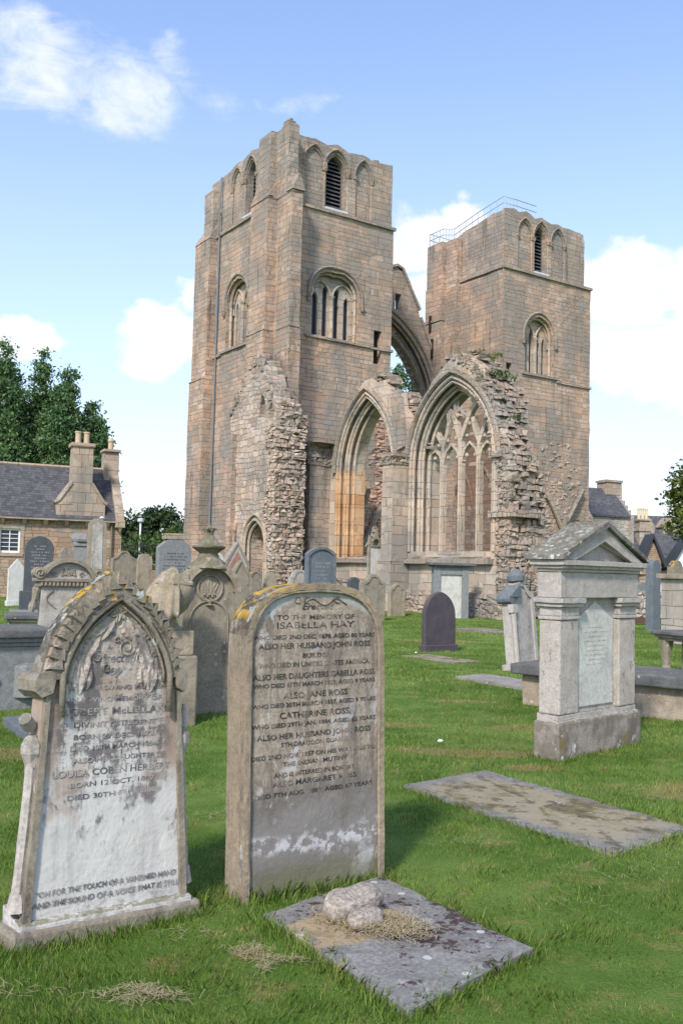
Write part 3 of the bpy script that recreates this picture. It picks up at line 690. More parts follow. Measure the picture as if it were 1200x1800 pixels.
# ---- far tower
b = B(); X0 = 15.69
fw = (17.6, 20.0, 14.25, 16.55, 17.9)
b.poly([(X0, -.3), (23.4, -.3), (23.42, 20.5), (X0, 20.5)], 0, .95, 'xz', [ogive(*fw), [(16.0, 12.9), (16.45, 12.9), (16.45, 14.6), (16.0, 14.6)]])
b.box(X0, X0+.95, .95, 7.5, -.3, 20.5); b.box(22.4, 23.4, .95, 7.5, -.3, 20.5); b.box(X0+.95, 22.4, 6.6, 7.5, -.3, 20.5); b.box(X0+.95, 22.4, .95, 6.6, 20.0, 20.3); b.box(X0+.95, 22.4, .95, 6.6, 12.9, 13.1)
b.rough(.62, .035, 1.4); FT = b.build('tower', M['ash'], CATH)
lancet_window(FT, 'xz', *fw)
top = [(22.9, 23.7), (22.5, 24.1), (22.0, 24.1), (21.5, 24.15), (20.9, 24.1), (20.4, 24.22), (19.8, 24.1), (19.4, 24.2), (18.95, 24.32), (18.4, 24.12), (17.6, 24.4), (17.0, 24.2), (16.6, 24.35), (X0+.08, 24.15)]
belfry_face(FT, 'xz', X0+.08, 22.9, 20.5, top, [(16.95, 18.15), (19.85, 21.05)], (18.45, 19.45), .08, 0)
b = B(); b.poly([(.98, 20.5), (7.4, 20.5), (7.4, 23.3), (5.6, 23.3), (4.2, 23.6), (3.9, 23.75), (2.5, 23.9), (.98, 24.15)], X0+.08, X0+.8, 'yz'); b.box(22.0, 22.9, .98, 7.4, 20.5, 23.8); b.box(X0+.8, 22.0, 6.6, 7.4, 20.5, 23.4); b.box(X0+.8, 22.0, .98, 6.6, 23.2, 23.4); b.rough(.7, .03); b.build('belfry_wall', M['grey'], FT)
for q_ in ((X0-.05, 23.5, -.12, .05, 20.42, 20.58), (X0-.12, X0+.05, .06, 4.2, 20.42, 20.58), (20.3, 23.48, -.1, .05, 13.9, 14.05)): string(FT, [q_])
pane(FT, 'xz', 15.95, 16.5, 12.85, 14.65, .45, M['void'], 'painted_dark_opening')
b = B(); b.box(15.0, X0+.02, 5.0, 6.65, -.3, 20.4); b.box(15.05, X0+.02, 5.05, 6.6, 20.4, 23.35); b.box(14.94, X0, 4.95, 6.7, 18.1, 18.25); b.box(15.3, X0+.02, 3.9, 5.0, -.3, 23.3)
b.rough(.6, .035, 1.5); b.build('stair_turret', M['ash'], FT)
b = B(); b.box(X0-.1, X0+.05, .12, 4.95, -.3, 11.6); b.box(14.93, 15.02, 5.02, 6.6, -.3, 11.2); b.rough(.7, .03); b.build('shade_toned_facing', M['inner'], FT)  # added facing over the tower stone; interior shade put into its brown
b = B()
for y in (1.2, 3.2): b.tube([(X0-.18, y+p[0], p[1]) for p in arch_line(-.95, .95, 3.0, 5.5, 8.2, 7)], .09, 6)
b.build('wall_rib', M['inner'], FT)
b = B(); b.box(14.9, 15.1, 5.75, 6.15, 15.7, 17.0); b.box(14.9, 15.1, 6.0, 6.15, 17.5, 18.6); b.build('painted_dark_opening', M['void'], FT)  # black blocks on the turret face, painting shadowed slits
b = B()
def railing(b, pts, h=.95, nb=4):
    for k in (h, h*.5): b.tube([(p[0], p[1], p[2]+k) for p in pts], .028, 5)
    for p0, p1 in zip(pts, pts[1:]):
        for i in range(nb): t = i/nb; b.tube([tuple(p0[k]+(p1[k]-p0[k])*t+(0 if k < 2 else 0) for k in range(3)), tuple(p0[k]+(p1[k]-p0[k])*t+(0 if k < 2 else h) for k in range(3))], .022, 5)
railing(b, [(15.15, 6.5, 23.4), (15.15, 5.1, 23.4), (X0+.2, 4.9, 23.5), (X0+.2, 2.6, 23.9), (X0+.2, .3, 24.2), (17.0, .3, 24.25), (18.8, .4, 24.3)], .8)
railing(b, [(15.15, 6.5, 23.4), (17.5, 6.5, 23.4), (17.5, 4.0, 23.4)], .85, 6)
b.build('railing', M['rail'], FT)
b = B(); b.box(17.2, 20.0, .5, 1.2, 23.9, 24.42); b.build('lead_cap', M['lead'], FT)
def springer(x, z0, zc, ribs, parent):
    b = B(); b.lathe([(.06, z0), (.12, z0+.2), (.13, zc-.5), (.24, zc-.25), (.3, zc), (.2, zc+.05)], x, -.16, 8)
    for pts in ribs: b.tube([(p[0], -.2-p[2], p[1]) for p in pts], .14, 6)
    b.build('vault_springer', M['grey'], parent)
springer(20.8, 3.2, 4.6, [[(20.8, 4.6, 0), (20.2, 5.6, .05), (19.7, 6.4, 0), (19.0, 7.0, 0)], [(20.8, 4.6, 0), (21.4, 5.6, .1), (22.0, 6.5, .1), (22.6, 7.3, .05)], [(20.8, 4.6, 0), (20.75, 5.5, .4)]], FT)
springer(5.3, 2.2, 5.0, [[(5.3, 5.0, 0), (5.6, 5.9, .3), (5.5, 6.2, .5)], [(5.3, 3.0, .0), (5.8, 3.6, .1), (6.4, 4.9, .1), (7.2, 6.0, .1)], [(5.2, 5.0, 0), (5.1, 6.0, .3)]], TW)
b = B(); rubble(b, lambda a, d, z: (a, -d, z), lambda z: (X0+.3*math.sin(z*2), 22.9-.8*abs(math.sin(z*.7))), -.1, 7.6, .06, (.25, .6), .24, skip=.5)
rubble(b, lambda a, d, z: (a, -d, z), lambda z: (18.3+.9*(z-7.6)*.4, 22.6-.5*(z-7.6)), 7.6, 10.0, .05, (.25, .5), .24, skip=.6)
b.build('rubble_facing', M['stub'], FT)
b = B(); b.poly([(23.3, -.3), (24.9, -.3), (24.8, 3.0), (24.4, 4.6), (23.9, 5.4), (23.3, 6.4)], .05, 1.2, 'xz'); b.rough(.4, .07, 1.6); rubble(b, lambda a, d, z: (a, .05-d, z), lambda z: (23.4, 24.7-.2*z), 0, 5.4, .15, (.2, .45), .2); b.build('wall_stub', M['rub'], FT)

# ---- gable wall with the empty great window between the towers
b = B()
go = [(7.25, -.3), (15.72, -.3), (15.72, 14.7), (15.0, 16.2), (14.6, 16.9), (13.95, 18.25), (13.85, 18.6), (12.6, 20.95), (12.35, 21.05), (12.0, 21.25), (11.3, 21.0), (10.5, 20.4), (7.25, 14.5)]
b.box(7.3, 15.6, 5.72, 5.88, -.3, 5.1); b.rough(.8, .03); b.build('portal_wall', M['inner'], CATH); b = B()  # added brown facing, with shade behind the windows put into its colour
gh = [ogive(7.75, 15.35, 5.2, 12.0, 18.05, 12), [(11.93, 18.5), (12.4, 18.5), (12.4, 19.5), (11.93, 19.5)]]
b.poly(go, 5.9, 6.5, 'xz', gh); gh2 = [ogive(8.05, 15.0, 5.2, 11.9, 17.3, 12), [(11.95, 18.45), (13.2, 18.45), (13.2, 19.55), (11.95, 20.0)]]
b.poly(go, 6.5, 7.35, 'xz', gh2); b.rough(.6, .03, 1.5); GB = b.build('gable_wall', M['grey'], CATH)
b = B()
for o, d in ((.0, 5.88), (.3, 5.84), (-.12, 6.1), (-.2, 6.5)): b.tube([(p[0], d, p[1]) for p in arch_line(7.75-o, 15.35+o, 5.2, 12.0, 18.05+o*1.2, 14)], .1, 6)
b.build('arch_moulding', M['grey'], GB)
b = B(); stroke(b, [(15.75, 14.85), (14.6, 17.05), (14.0, 18.3)], .16, 5.78, 7.4, 'xz'); stroke(b, [(13.92, 18.75), (12.45, 21.2), (12.0, 21.35), (11.2, 21.05)], .16, 5.78, 7.4, 'xz'); b.rough(.5, .02); b.build('coping', M['grey'], GB)
b = B(); L = arch_line(8.05, 15.0, 5.2, 11.9, 17.3, 14)
for i in range(2, len(L)-2):
    p = L[i]; n = Vector((11.5-p[0], 11.5-p[1])).normalized()
    k = .12 if i % 2 else .26
    b.lathe([(.03, p[1]-.17), (.17, p[1]-.06), (.17, p[1]+.06), (.03, p[1]+.17)], p[0]+n.x*k, 7.0, 6)
b.build('broken_cusps', M['grey'], GB)
# ------------------------------------------------------------------ gravestones
YAW = R(33.8)
def arc(x0, z0, x1, z1, bulge, n=8):
    """points of a circular arc from one point to another; bulge > 0 swells to the left of the direction of travel"""
    a = Vector((x0, z0)); c = Vector((x1, z1)); mid = (a+c)/2; d = c-a; nrm = Vector((-d.y, d.x)).normalized()
    s = bulge; h = d.length/2; r = (h*h+s*s)/(2*abs(s)); ctr = mid+nrm*(s-r if s > 0 else s+r)
    a0 = math.atan2(a.y-ctr.y, a.x-ctr.x); a1 = math.atan2(c.y-ctr.y, c.x-ctr.x); da = a1-a0
    while da > math.pi: da -= 2*math.pi
    while da < -math.pi: da += 2*math.pi
    return [(ctr.x+r*math.cos(a0+da*i/n), ctr.y+r*math.sin(a0+da*i/n)) for i in range(n+1)]
def profile(kind, w, h, z0=-.1):
    k = w/2
    if kind == 'round': return [(-k, z0), (k, z0)]+arc(k, h-k*.92, -k, h-k*.92, -k*.92, 16)
    if kind == 'segment': return [(-k, z0), (k, z0)]+arc(k, h-k*.42, -k, h-k*.42, -k*.42, 14)
    if kind == 'pointed': return [(-k, z0), (k, z0)]+arc(k, h-k*1.15, 0, h, -k*.28, 8)+arc(0, h, -k, h-k*1.15, -k*.28, 8)[1:]
    if kind == 'gable': return [(-k, z0), (k, z0), (k, h-k*1.25), (0, h), (-k, h-k*1.25)]
    if kind == 'steep': return [(-k, z0), (k, z0), (k, h-k*1.5), (0, h), (-k, h-k*1.5)]
    if kind == 'clipped': return [(-k, z0), (k, z0), (k, h-k*.45), (k*.45, h), (-k*.45, h), (-k, h-k*.45)]
    if kind == 'shoulder': return [(-k, z0), (k, z0), (k, h-k*.75), (k*.8, h-k*.7), (k*.74, h-k*.5)]+arc(k*.7, h-k*.45, -k*.7, h-k*.45, -k*.45, 10)+[(-k*.74, h-k*.5), (-k*.8, h-k*.7), (-k, h-k*.75)]
    if kind == 'ogee': return [(-k, z0), (k, z0), (k, h-k*.6)]+arc(k, h-k*.6, k*.45, h-k*.3, .06*k, 5)[1:]+arc(k*.45, h-k*.3, -k*.45, h-k*.3, -k*.3, 8)[1:]+arc(-k*.45, h-k*.3, -k, h-k*.6, .06*k, 5)[1:]
    return [(-k, z0), (k, z0), (k, h), (-k, h)]
def shrink(p, cx, cz, fx, fz): return [(cx+(x-cx)*fx, cz+(z-cz)*fz) for x, z in p]
def worn_lines(parent, w, z0, z1, n, y, mat='letter', seed=1):
    """lines of lettering too small and worn to read"""
    q = random.Random(seed); b = B(); st = (z1-z0)/n
    for i in range(n):
        z = z1-(i+.5)*st; L = w*q.uniform(.45, .95); x = -L/2
        while x < L/2:
            k = q.uniform(.2, .55)*st*1.2
            if q.random() > .18: b.box(x, x+k*.7, y-.002, y+.004, z-st*.22, z+st*.22)
            x += k
    return b.build('inscription', M[mat], parent)
def grave(label, loc, w, h, kind, t, mat, yaw=YAW, lean=0.0, tilt=0.0, base=None, rim=.0, rimmat=None, lines=None, group=None, panelmat=None, cat='headstone', bev=.012, z=0.0, name='headstone'):
    o = empty(name, (loc[0], loc[1], z), yaw, -lean, tilt, label, cat, group)
    p = profile(kind, w, h)
    b = B(); b.poly(p, 0.0 if not rim else .025, t, 'xz'); b.build('body', M[mat], o, bevel=bev)
    if rim:
        zc = h*.45; inn = [(x*(1-2*rim/w), max(-.1, zc+(zz-zc)*(1-rim/(h-zc)))) for x, zz in p]
        b = B(); b.poly(p, -.004, .026, 'xz', [[(x, zz if zz > 0 else -.09) for x, zz in inn]]); b.build('border', M[rimmat or mat], o, bevel=.006)
    if base: b = B(); b.box(-w/2-base[0], w/2+base[0], -base[0], t+base[0], -.15, base[1]); b.build('plinth', M[mat], o, bevel=.015)
    if panelmat:
        b = B(); b.poly(shrink(p, 0, h*.45, .7, .78), -.006, .03, 'xz'); b.build('panel', M[panelmat], o)
    if lines: worn_lines(o, w*.72, lines[0], lines[1], lines[2], 0.0 if not rim else .025, lines[3] if len(lines) > 3 else 'letter', int(w*1000))
    return o
def text_mesh(parent, rows, mat, name='inscription', y=-.001, thick=.003):
    """rows: (text, centre x, baseline z, width, height[, shear]) -> one mesh of cut letters lying on the stone's face"""
    bm = bmesh.new()
    for row in rows:
        s, cx, z, wd, ht = row[:5]
        cu = bpy.data.curves.new('t', 'FONT'); cu.body = s; cu.align_x = 'CENTER'; cu.resolution_u = 3; cu.extrude = .5; cu.offset = .008
        if len(row) > 5: cu.shear = row[5]
        ob = bpy.data.objects.new('t', cu); C.objects.link(ob); bpy.context.view_layer.update()
        me = bpy.data.meshes.new_from_object(ob.evaluated_get(bpy.context.evaluated_depsgraph_get()))
        xs = [v.co.x for v in me.vertices]; ys = [v.co.y for v in me.vertices]
        sx = wd/max(1e-6, max(xs)-min(xs)); sz = ht/.70; mx = (max(xs)+min(xs))/2
        for v in me.vertices: v.co = Vector((cx+(v.co.x-mx)*sx, y-(v.co.z+.5)*thick*.5, z+v.co.y*sz))
        bm.from_mesh(me); bpy.data.meshes.remove(me); bpy.data.objects.remove(ob); bpy.data.curves.remove(cu)
    me = bpy.data.meshes.new(name); bm.to_mesh(me); bm.free()
    o = bpy.data.objects.new(name, me); C.objects.link(o); me.materials.append(M[mat]); o.parent = parent; return o

# ---- foreground: pale gothic headstone with leaf carving
def f_gothic(g, c, co, x, y, z, fine, mid):
    n = g.noise(g.scalev(co, (1, 1, .8)), 5.0, 6, .68); n2 = g.noise(g.scalev(co, (1.3, 1, .55)), 7.5, 6, .7)
    pale = g.step(z+(n-.5)*.9+x*.25, 1.02, .72)
    c = g.mix(pale*.9*g.step(mid, .2, .45), c, (.60, .58, .545))
    c = g.mix(g.step(n, .42, .62)*.8*g.step(z, 1.22, 1.1), c, (.56, .54, .51))
    c = g.mix(g.step(n2+(mid-.5)*.5, .51, .62)*g.step(z, .3, .6)*.65, c, (.19, .17, .165))
    c = g.mix(g.step(g.noise(co, 3.1, 5, .6), .50, .64)*.75*g.step(z, .35, .6), c, (.36, .265, .20))
    xa = g.m('ABSOLUTE', x)
    c = g.mix(g.step(xa+(n-.5)*.12, .24, .29)*g.step(z, .62, .8)*.85, c, (.33, .245, .19))
    band = g.step(z, .55, .82)*g.step(z, 1.5, 1.25)*g.step(xa, .34, .24)
    rowsn = g.noise(g.scalev(co, (3.2, 1, 22)), 1.0, 3, .6)
    c = g.mix(g.step(n2+(rowsn-.5)*.5+(mid-.5)*.3, .45, .57)*band*.85, c, (.125, .11, .11))
    rs_ = g.noise(g.scalev(co, (14, 1, 1.6)), 1.0, 5, .7)
    c = g.mix(g.step(rs_+(mid-.5)*.5, .48, .70)*g.step(z, .9, .5)*.4, c, (.36, .335, .31))
    c = g.mix(g.step(n2+(fine-.5)*.4+(mid-.5)*.4, .58, .66)*g.step(z, .25, .5)*.7, c, (.15, .135, .13))
    foot = g.step(z+(n-.5)*.22, .21, .12)
    c = g.mix(foot*.6*g.step(mid, .4, .6), c, (.16, .155, .155)); return c
M['gothic'] = stone('pale sandstone with dark lichen', (.42, .36, .305), (.46, .40, .345), ga=.22, gsc=6, glo=.62, white=.0, spots=.1, topa=.75, top=(.12, .11, .045), streak=.2, bump=.008, grain=.7, fns=(f_gothic,))
M['gothrim'] = stone('brown weathered moulding', (.225, .195, .145), (.29, .255, .205), ga=.6, gsc=5, glo=.55, white=.2, spots=.3, topa=.12, top=(.07, .065, .05), streak=.25, bump=.012, fns=(crust(1.28, 1.46),))
GO = empty('headstone', (-1.02, 4.42, 0), R(39.0), R(-4.0), R(1.6), 'pale gothic headstone with pointed top, carved leaves and peeling foreground face', 'headstone')
def gothic_half(z): return .435-(z-.1)*.055
bw, sw = .40, .35
body = [(-bw, .1), (bw, .1), (sw, 1.2)]+arc(sw, 1.2, 0, 1.655, -.07, 10)+arc(0, 1.655, -sw, 1.2, -.07, 10)[1:]
b = B(); b.poly(body, .03, .15, 'xz'); b.rough(.09, .004, 9); b.build('body', M['gothic'], GO)
def og(k, zt, zs=1.19): return arc(k, zs, 0, zt, -.07*k/.375, 12)+arc(0, zt, -k, zs, -.07*k/.375, 12)[1:]
b = B()
outer = [(sw+.0, 1.17)]+og(sw+.014, 1.69)+[(-sw, 1.17)]
inner = og(.27, 1.545, 1.19)
b.poly([(p[0], p[1]) for p in outer]+[(-.285, 1.17)]+inner[::-1]+[(.285, 1.17)], .06, .165, 'xz')
tooth = []
for i, p in enumerate(og(sw-.022, 1.642)): 
    tooth.append(p)
    if 0 < i < 24 and i != 12:
        v = (Vector(p)-Vector((0, 1.15))).normalized()*.018; tooth.append((p[0]+v.x, p[1]+v.y+.008))
b.poly([(sw-.02, 1.17)]+tooth+[(-sw+.02, 1.17), (-.285, 1.17)]+inner[::-1]+[(.285, 1.17)], -.005, .085, 'xz')
b.rough(.08, .007, 10); b.build('arch_frame', M['gothrim'], GO, bevel=.006)
b = B(); b.tube([(p[0], -.002, p[1]) for p in [(.275, 1.0)]+og(.275, 1.553)+[(-.275, 1.0)]], .016, 8); b.tube([(p[0], .012, p[1]) for p in [(.248, 1.15)]+og(.248, 1.518)+[(-.248, 1.15)]], .008, 6)
b.build('arch_moulding', M['gothrim'], GO, smooth=True)
b = B()                                               # weathered saw-tooth carving along the outer arch
ol = og(sw-.012, 1.655)
for i in range(1, len(ol)-1):
    p = ol[i]; c_ = Vector((0, 1.25)); n = (Vector(p)-c_).normalized(); tdir = Vector((-n.y, n.x)); u0 = Vector(p)
    tri = [u0-tdir*.03-n*.035, u0+tdir*.026-n*.04, u0+tdir*.02+n*.028]
    b.poly([tuple(v) for v in tri], -.018, .1, 'xz')
b.rough(.06, .008, 14); b.build('crockets', M['gothrim'], GO, bevel=.004)
for sx in (-1, 1):
    b = B(); k_ = 1.0 if sx < 0 else .35; b.poly([(sx*(sw-.03), 1.11), (sx*(sw+.02*k_), 1.09), (sx*(sw+.055*k_), 1.12), (sx*(sw+.06*k_), 1.17), (sx*(sw+.04*k_), 1.2), (sx*(sw-.05), 1.215)], -.006, .21, 'xz'); b.rough(.05, .006, 10); b.build('kneeler', M['gothrim'], GO, bevel=.008)
    b = B(); b.tube([(sx*(bw+.02-.0), .07, .2), (sx*(bw-.01), .07, .62), (sx*(bw-.02), .07, .80)], .026, 8); b.lathe([(.028, .78), (.05, .84), (.055, .88), (.036, .91), (.02, .92)], sx*(bw-.025), .07, 9)
    b.lathe([(.045, .16), (.03, .24)], sx*(bw+.018), .07, 9)
    if sx < 0: b.tube([(-sw-.075, .05, 1.0), (-sw-.035, .09, .955)], .032, 8)
    else: b.lathe([(.01, .88), (.022, .92), (.02, .97), (.01, 1.03)], sw+.05, .07, 7)
    b.rough(.06, .005, 12); b.build('corner_shaft', M['pinkst'], GO, smooth=False)
    b = B(); b.poly([(sx*(sw-.005), 1.1), (sx*(bw+.01), .1), (sx*(bw-.028), .1), (sx*(sw-.028), 1.1)], .012, .05, 'xz'); b.rough(.1, .004, 10); b.build('edge_moulding', M['gothrim'], GO, bevel=.012)
def leaf(b, x, z, ang, L, wd, y):
    """one veined leaf in low relief"""
    d = Vector((math.cos(ang), math.sin(ang))); n = Vector((-d.y, d.x)); N = 11; rows = []
    for i in range(N+1):
        t = i/N; k = wd*math.sin(math.pi*min(1, t*.92+.06))**.8*.5
        c_ = Vector((x, z))+d*L*t; w_ = .92 if i % 2 else 1.08
        rows.append([b.bm.verts.new((c_.x+n.x*s*k*w_, y-hh*min(1, 3*min(t+.1, 1.05-t)), c_.y+n.y*s*k*w_)) for s, hh in ((-1, .0), (-.55, .013), (0, .005), (.55, .013), (1, .0))])
    for r0, r1 in zip(rows, rows[1:]):
        for k in range(4): b.bm.faces.new((r0[k], r0[k+1], r1[k+1], r1[k]))
b = B()
for sx in (-1, 1):
    for (x, z, a, L, wd) in ((.02, 1.53, -62, .15, .055), (.05, 1.49, -35, .13, .05), (.10, 1.44, -60, .16, .06), (.13, 1.47, -28, .12, .05), (.16, 1.36, -78, .17, .065), (.19, 1.40, -45, .13, .055), (.21, 1.30, -95, .15, .06), (.15, 1.28, -85, .11, .045), (.235, 1.33, -72, .16, .055)):
        leaf(b, sx*x*.93, z-.055, R(a) if sx > 0 else math.pi-R(a), L, wd*1.45, .028)
for k in range(6): leaf(b, 0, 1.48, R(60*k+20), .05, .03, .02)
b.build('carved_leaves', M['gothic'], GO, smooth=False)
b = B(); b.box(-bw-.07, bw+.07, -.03, .24, -.12, .09); b.rough(.12, .008, 6); b.build('plinth', M['gothrim'], GO, bevel=.02)
b = B(); b.slope(-bw-.03, bw+.03, -.01, .2, .08, .11, .17, 'y'); b.rough(.12, .005, 6); b.build('base_course', M['gothic'], GO, bevel=.01)
b = B()                                               # swirls round the first word
for cx, cz, r0, tn, s in ((-.10, 1.27, .035, 1.2, 1), (.05, 1.315, .045, 1.4, -1), (.13, 1.26, .035, 1.3, 1), (-.05, 1.22, .025, 1.1, -1), (.0, 1.35, .02, 1.0, 1)):
    b.tube([(cx+r0*(1-.7*t/18)*math.cos(s*tn*2*math.pi*t/18), .024, cz+r0*(1-.7*t/18)*math.sin(s*tn*2*math.pi*t/18)) for t in range(19)], .0035, 4)
b.build('scroll_carving', M['gothic'], GO)
def f_worn(g, c, co, x, y, z, fine, mid):
    n = g.noise(co, 6.0, 5, .7); return g.mix(g.step(n+(mid-.5)*.4, .40, .56)*.85, c, (.38, .35, .325))
M['worn'] = stone('half lost grey lettering', (.10, .095, .095), (.16, .15, .145), ga=0, white=0, spots=0, topa=0, streak=0, bump=.002, fns=(f_worn,))
text_mesh(GO, [('Erected', .01, 1.245, .19, .04, .3), ('by', .0, 1.185, .07, .035, .3), ('HIS SORROWING MOTHER', .015, 1.115, .50, .022), ('IN LOVING MEMORY OF', .01, 1.06, .47, .022), ('ROBERT McLELLAN', .005, 1.0, .53, .032), ('DIVINITY STUDENT', .01, .945, .42, .024),
               ('BORN 27 DEC. 1873.', .01, .89, .42, .022), ('DIED 10TH MARCH 1894.', .01, .84, .45, .022), ('ALSO HER DAUGHTER', .01, .785, .42, .022), ('LOUISA COBEN HERBERT', .005, .725, .60, .030), ('BORN 12 OCT. 1887.', .01, .675, .44, .022), ('DIED 30TH SEP. 1888.', .01, .62, .46, .022)], 'worn', y=.029)
text_mesh(GO, [('“OH FOR THE TOUCH OF A VANISHED HAND', .0, .215, .70, .024, .15), ('AND THE SOUND OF A VOICE THAT IS STILL', .0, .168, .73, .024, .15)], 'worn', y=.026)

# ---- foreground: brown round-shouldered headstone covered in lettering
def f_brown(g, c, co, x, y, z, fine, mid):
    n = g.noise(g.scalev(co, (1.2, 1, .6)), 4.5, 6, .68); n2 = g.noise(g.scalev(co, (2.2, 1, .35)), 6.0, 6, .7); n3 = g.noise(co, 3.2, 5, .6)
    c = g.mix(g.step(z+(n-.5)*.5, .66, .48)*.85, c, (.145, .134, .12))
    c = g.mix(g.step(z+(n3-.5)*.6+(mid-.5)*.3, .50, .36)*g.step(z, .1, .3)*.45, c, (.27, .255, .25))
    c = g.mix(g.step(n2+(mid-.5)*.25, .50, .62)*g.step(z, .45, .6)*.72, c, (.135, .115, .10))
    c = g.mix(g.step(n+(mid-.5)*.4, .54, .62)*g.step(n3, .42, .55)*.8, c, (.47, .46, .45))
    c = g.mix(g.step(g.noise(co, 7.0, 5, .7), .66, .7)*.8*g.step(z, .7, .5), c, (.46, .37, .27))
    c = g.mix(g.step(g.m('ABSOLUTE', z-.27+(n3-.5)*.25), .07, .02)*g.step(mid, .45, .55)*.8, c, (.55, .54, .55))
    c = g.mix(g.step(z+(n-.5)*.16, .2, .1)*.7, c, (.15, .15, .085))
    c = g.mix(g.step(z+x*x*.9+(n-.5)*.06, 1.545, 1.575)*.55, c, (.42, .47, .47))
    return c
M['brownst'] = stone('brown stained sandstone face', (.35, .29, .23), (.30, .25, .20), ga=.12, gsc=5, glo=.6, white=.0, spots=.06, topa=.6, streak=.25, bump=.008, grain=.8, fns=(f_brown,))
M['brim'] = stone('tan eroded border', (.33, .265, .19), (.26, .21, .155), ga=.5, gsc=7, glo=.56, white=.15, spots=.1, topa=.3, top=(.10, .09, .05), streak=.35, bump=.012, fns=(crust(1.25, 1.4),))
IS = empty('headstone', (-.075, 5.02, 0), R(33.0), R(-1.2), R(-.6), 'brown round shouldered headstone covered in dark lettering in the foreground', 'headstone')
def rs(k, zt, zs, n=16):
    pts = []
    for i in range(n+1):
        t = math.pi*i/n; cx, sx = math.cos(t), math.sin(t)
        pts.append((k*math.copysign(abs(cx)**.70, cx), zs-.05+(zt-zs+.05)*abs(sx)**.74))
    return pts
outp = [(-.435, -.12), (.435, -.12)]+rs(.435, 1.63, 1.30)
b = B(); b.poly(outp, .03, .19, 'xz'); b.rough(.1, .004, 8); b.build('body', M['brownst'], IS)
b = B(); b.poly(outp+[(-.385, -.12)]+rs(.385, 1.53, 1.25)[::-1]+[(.385, -.12)], .0, .034, 'xz') if False else None
ring = [(.435, -.1)]+rs(.435, 1.63, 1.30)+[(-.435, -.1), (-.41, -.1)]+rs(.41, 1.602, 1.29)[::-1]+[(.41, -.1)]
b.poly(ring, .006, .05, 'xz')
ring2 = [(.44, -.1)]+rs(.44, 1.635, 1.30)+[(-.44, -.1), (-.425, -.1)]+rs(.425, 1.615, 1.29)[::-1]+[(.425, -.1)]
b.poly(ring2, .05, .205, 'xz')
b.rough(.09, .0045, 11); b.build('border', M['brim'], IS, bevel=.006)
b = B(); b.tube([(p[0], .016, p[1]) for p in [(.405, -.05)]+rs(.405, 1.595, 1.288, 22)+[(-.405, -.05)]], .010, 7); b.rough(.12, .003, 12); b.build('roll_moulding', M['brim'], IS)
L20 = [('TO THE MEMORY OF', 1.42, .46, .024), ('ISABELLA HAY', 1.367, .46, .033), ('WHO DIED 2ND DEC. 1878, AGED 80 YEARS', 1.318, .72, .021), ('ALSO HER HUSBAND JOHN ROSS', 1.262, .66, .028), ('BUILDER', 1.218, .16, .022), ('WHO DIED IN UNITED STATES AMERICA.', 1.165, .66, .024), ('ALSO HER DAUGHTERS ISABELLA ROSS', 1.11, .72, .028),
       ('WHO DIED 17TH MARCH 1835, AGED 9 YEARS', 1.062, .72, .021), ('ALSO JANE ROSS', 1.008, .38, .030), ('WHO DIED 20TH MARCH 1837, AGED 9 YEARS', .958, .73, .021), ('CATHERINE ROSS,', .905, .42, .030), ('WHO DIED 29TH JAN. 1884, AGED 62 YEARS', .855, .73, .021), ('ALSO HER HUSBAND JOHN ROSS', .800, .67, .027), ('5TH DRAGOON GUARDS,', .752, .40, .022),
       ('DIED 2ND NOV. 1857 ON HIS WAY DUE TO', .70, .73, .022), ('THE INDIAN MUTINY', .652, .38, .022), ('AND IS INTERRED IN BOMBAY.', .605, .48, .022), ('ALSO MARGARET ROSS', .552, .49, .026), ('DIED 7TH AUG. 1889, AGED 67 YEARS', .505, .69, .021)]
def f_lost(g, c, co, x, y, z, fine, mid):
    n = g.noise(co, 7.0, 5, .7); return g.mix(g.step(n+(mid-.5)*.4, .48, .62)*.8, c, (.27, .22, .175))
M['lead_letter'] = stone('worn lead lettering', (.04, .038, .04), (.07, .066, .066), ga=0, white=0, spots=0, topa=0, streak=0, bump=.002, fns=(f_lost,))
text_mesh(IS, [(t, .0, z+.022+.006*(i % 2), wd*1.06, ht*1.04) for i, (t, z, wd, ht) in enumerate(L20)], 'lead_letter', y=.029)
text_mesh(IS, [('Erected', .01, 1.495, .2, .035, .3)], 'lead_letter', name='script_heading', y=.029)
b = B(); b.tube([(-.07+.26*t/14, .026, 1.535+.018*math.sin(t*.75)) for t in range(15)], .0035, 4)
for cx in (-.12, -.06, .13): b.tube([(cx+.02*math.cos(t*.6), .026, 1.545+.016*math.sin(t*.6)) for t in range(10)], .003, 4)
b.build('scroll_carving', M['lead_letter'], IS)
b = B(); b.box(.435, .47, .1, .13, 1.225, 1.265); b.build('iron_cramp', M['iron'], IS)

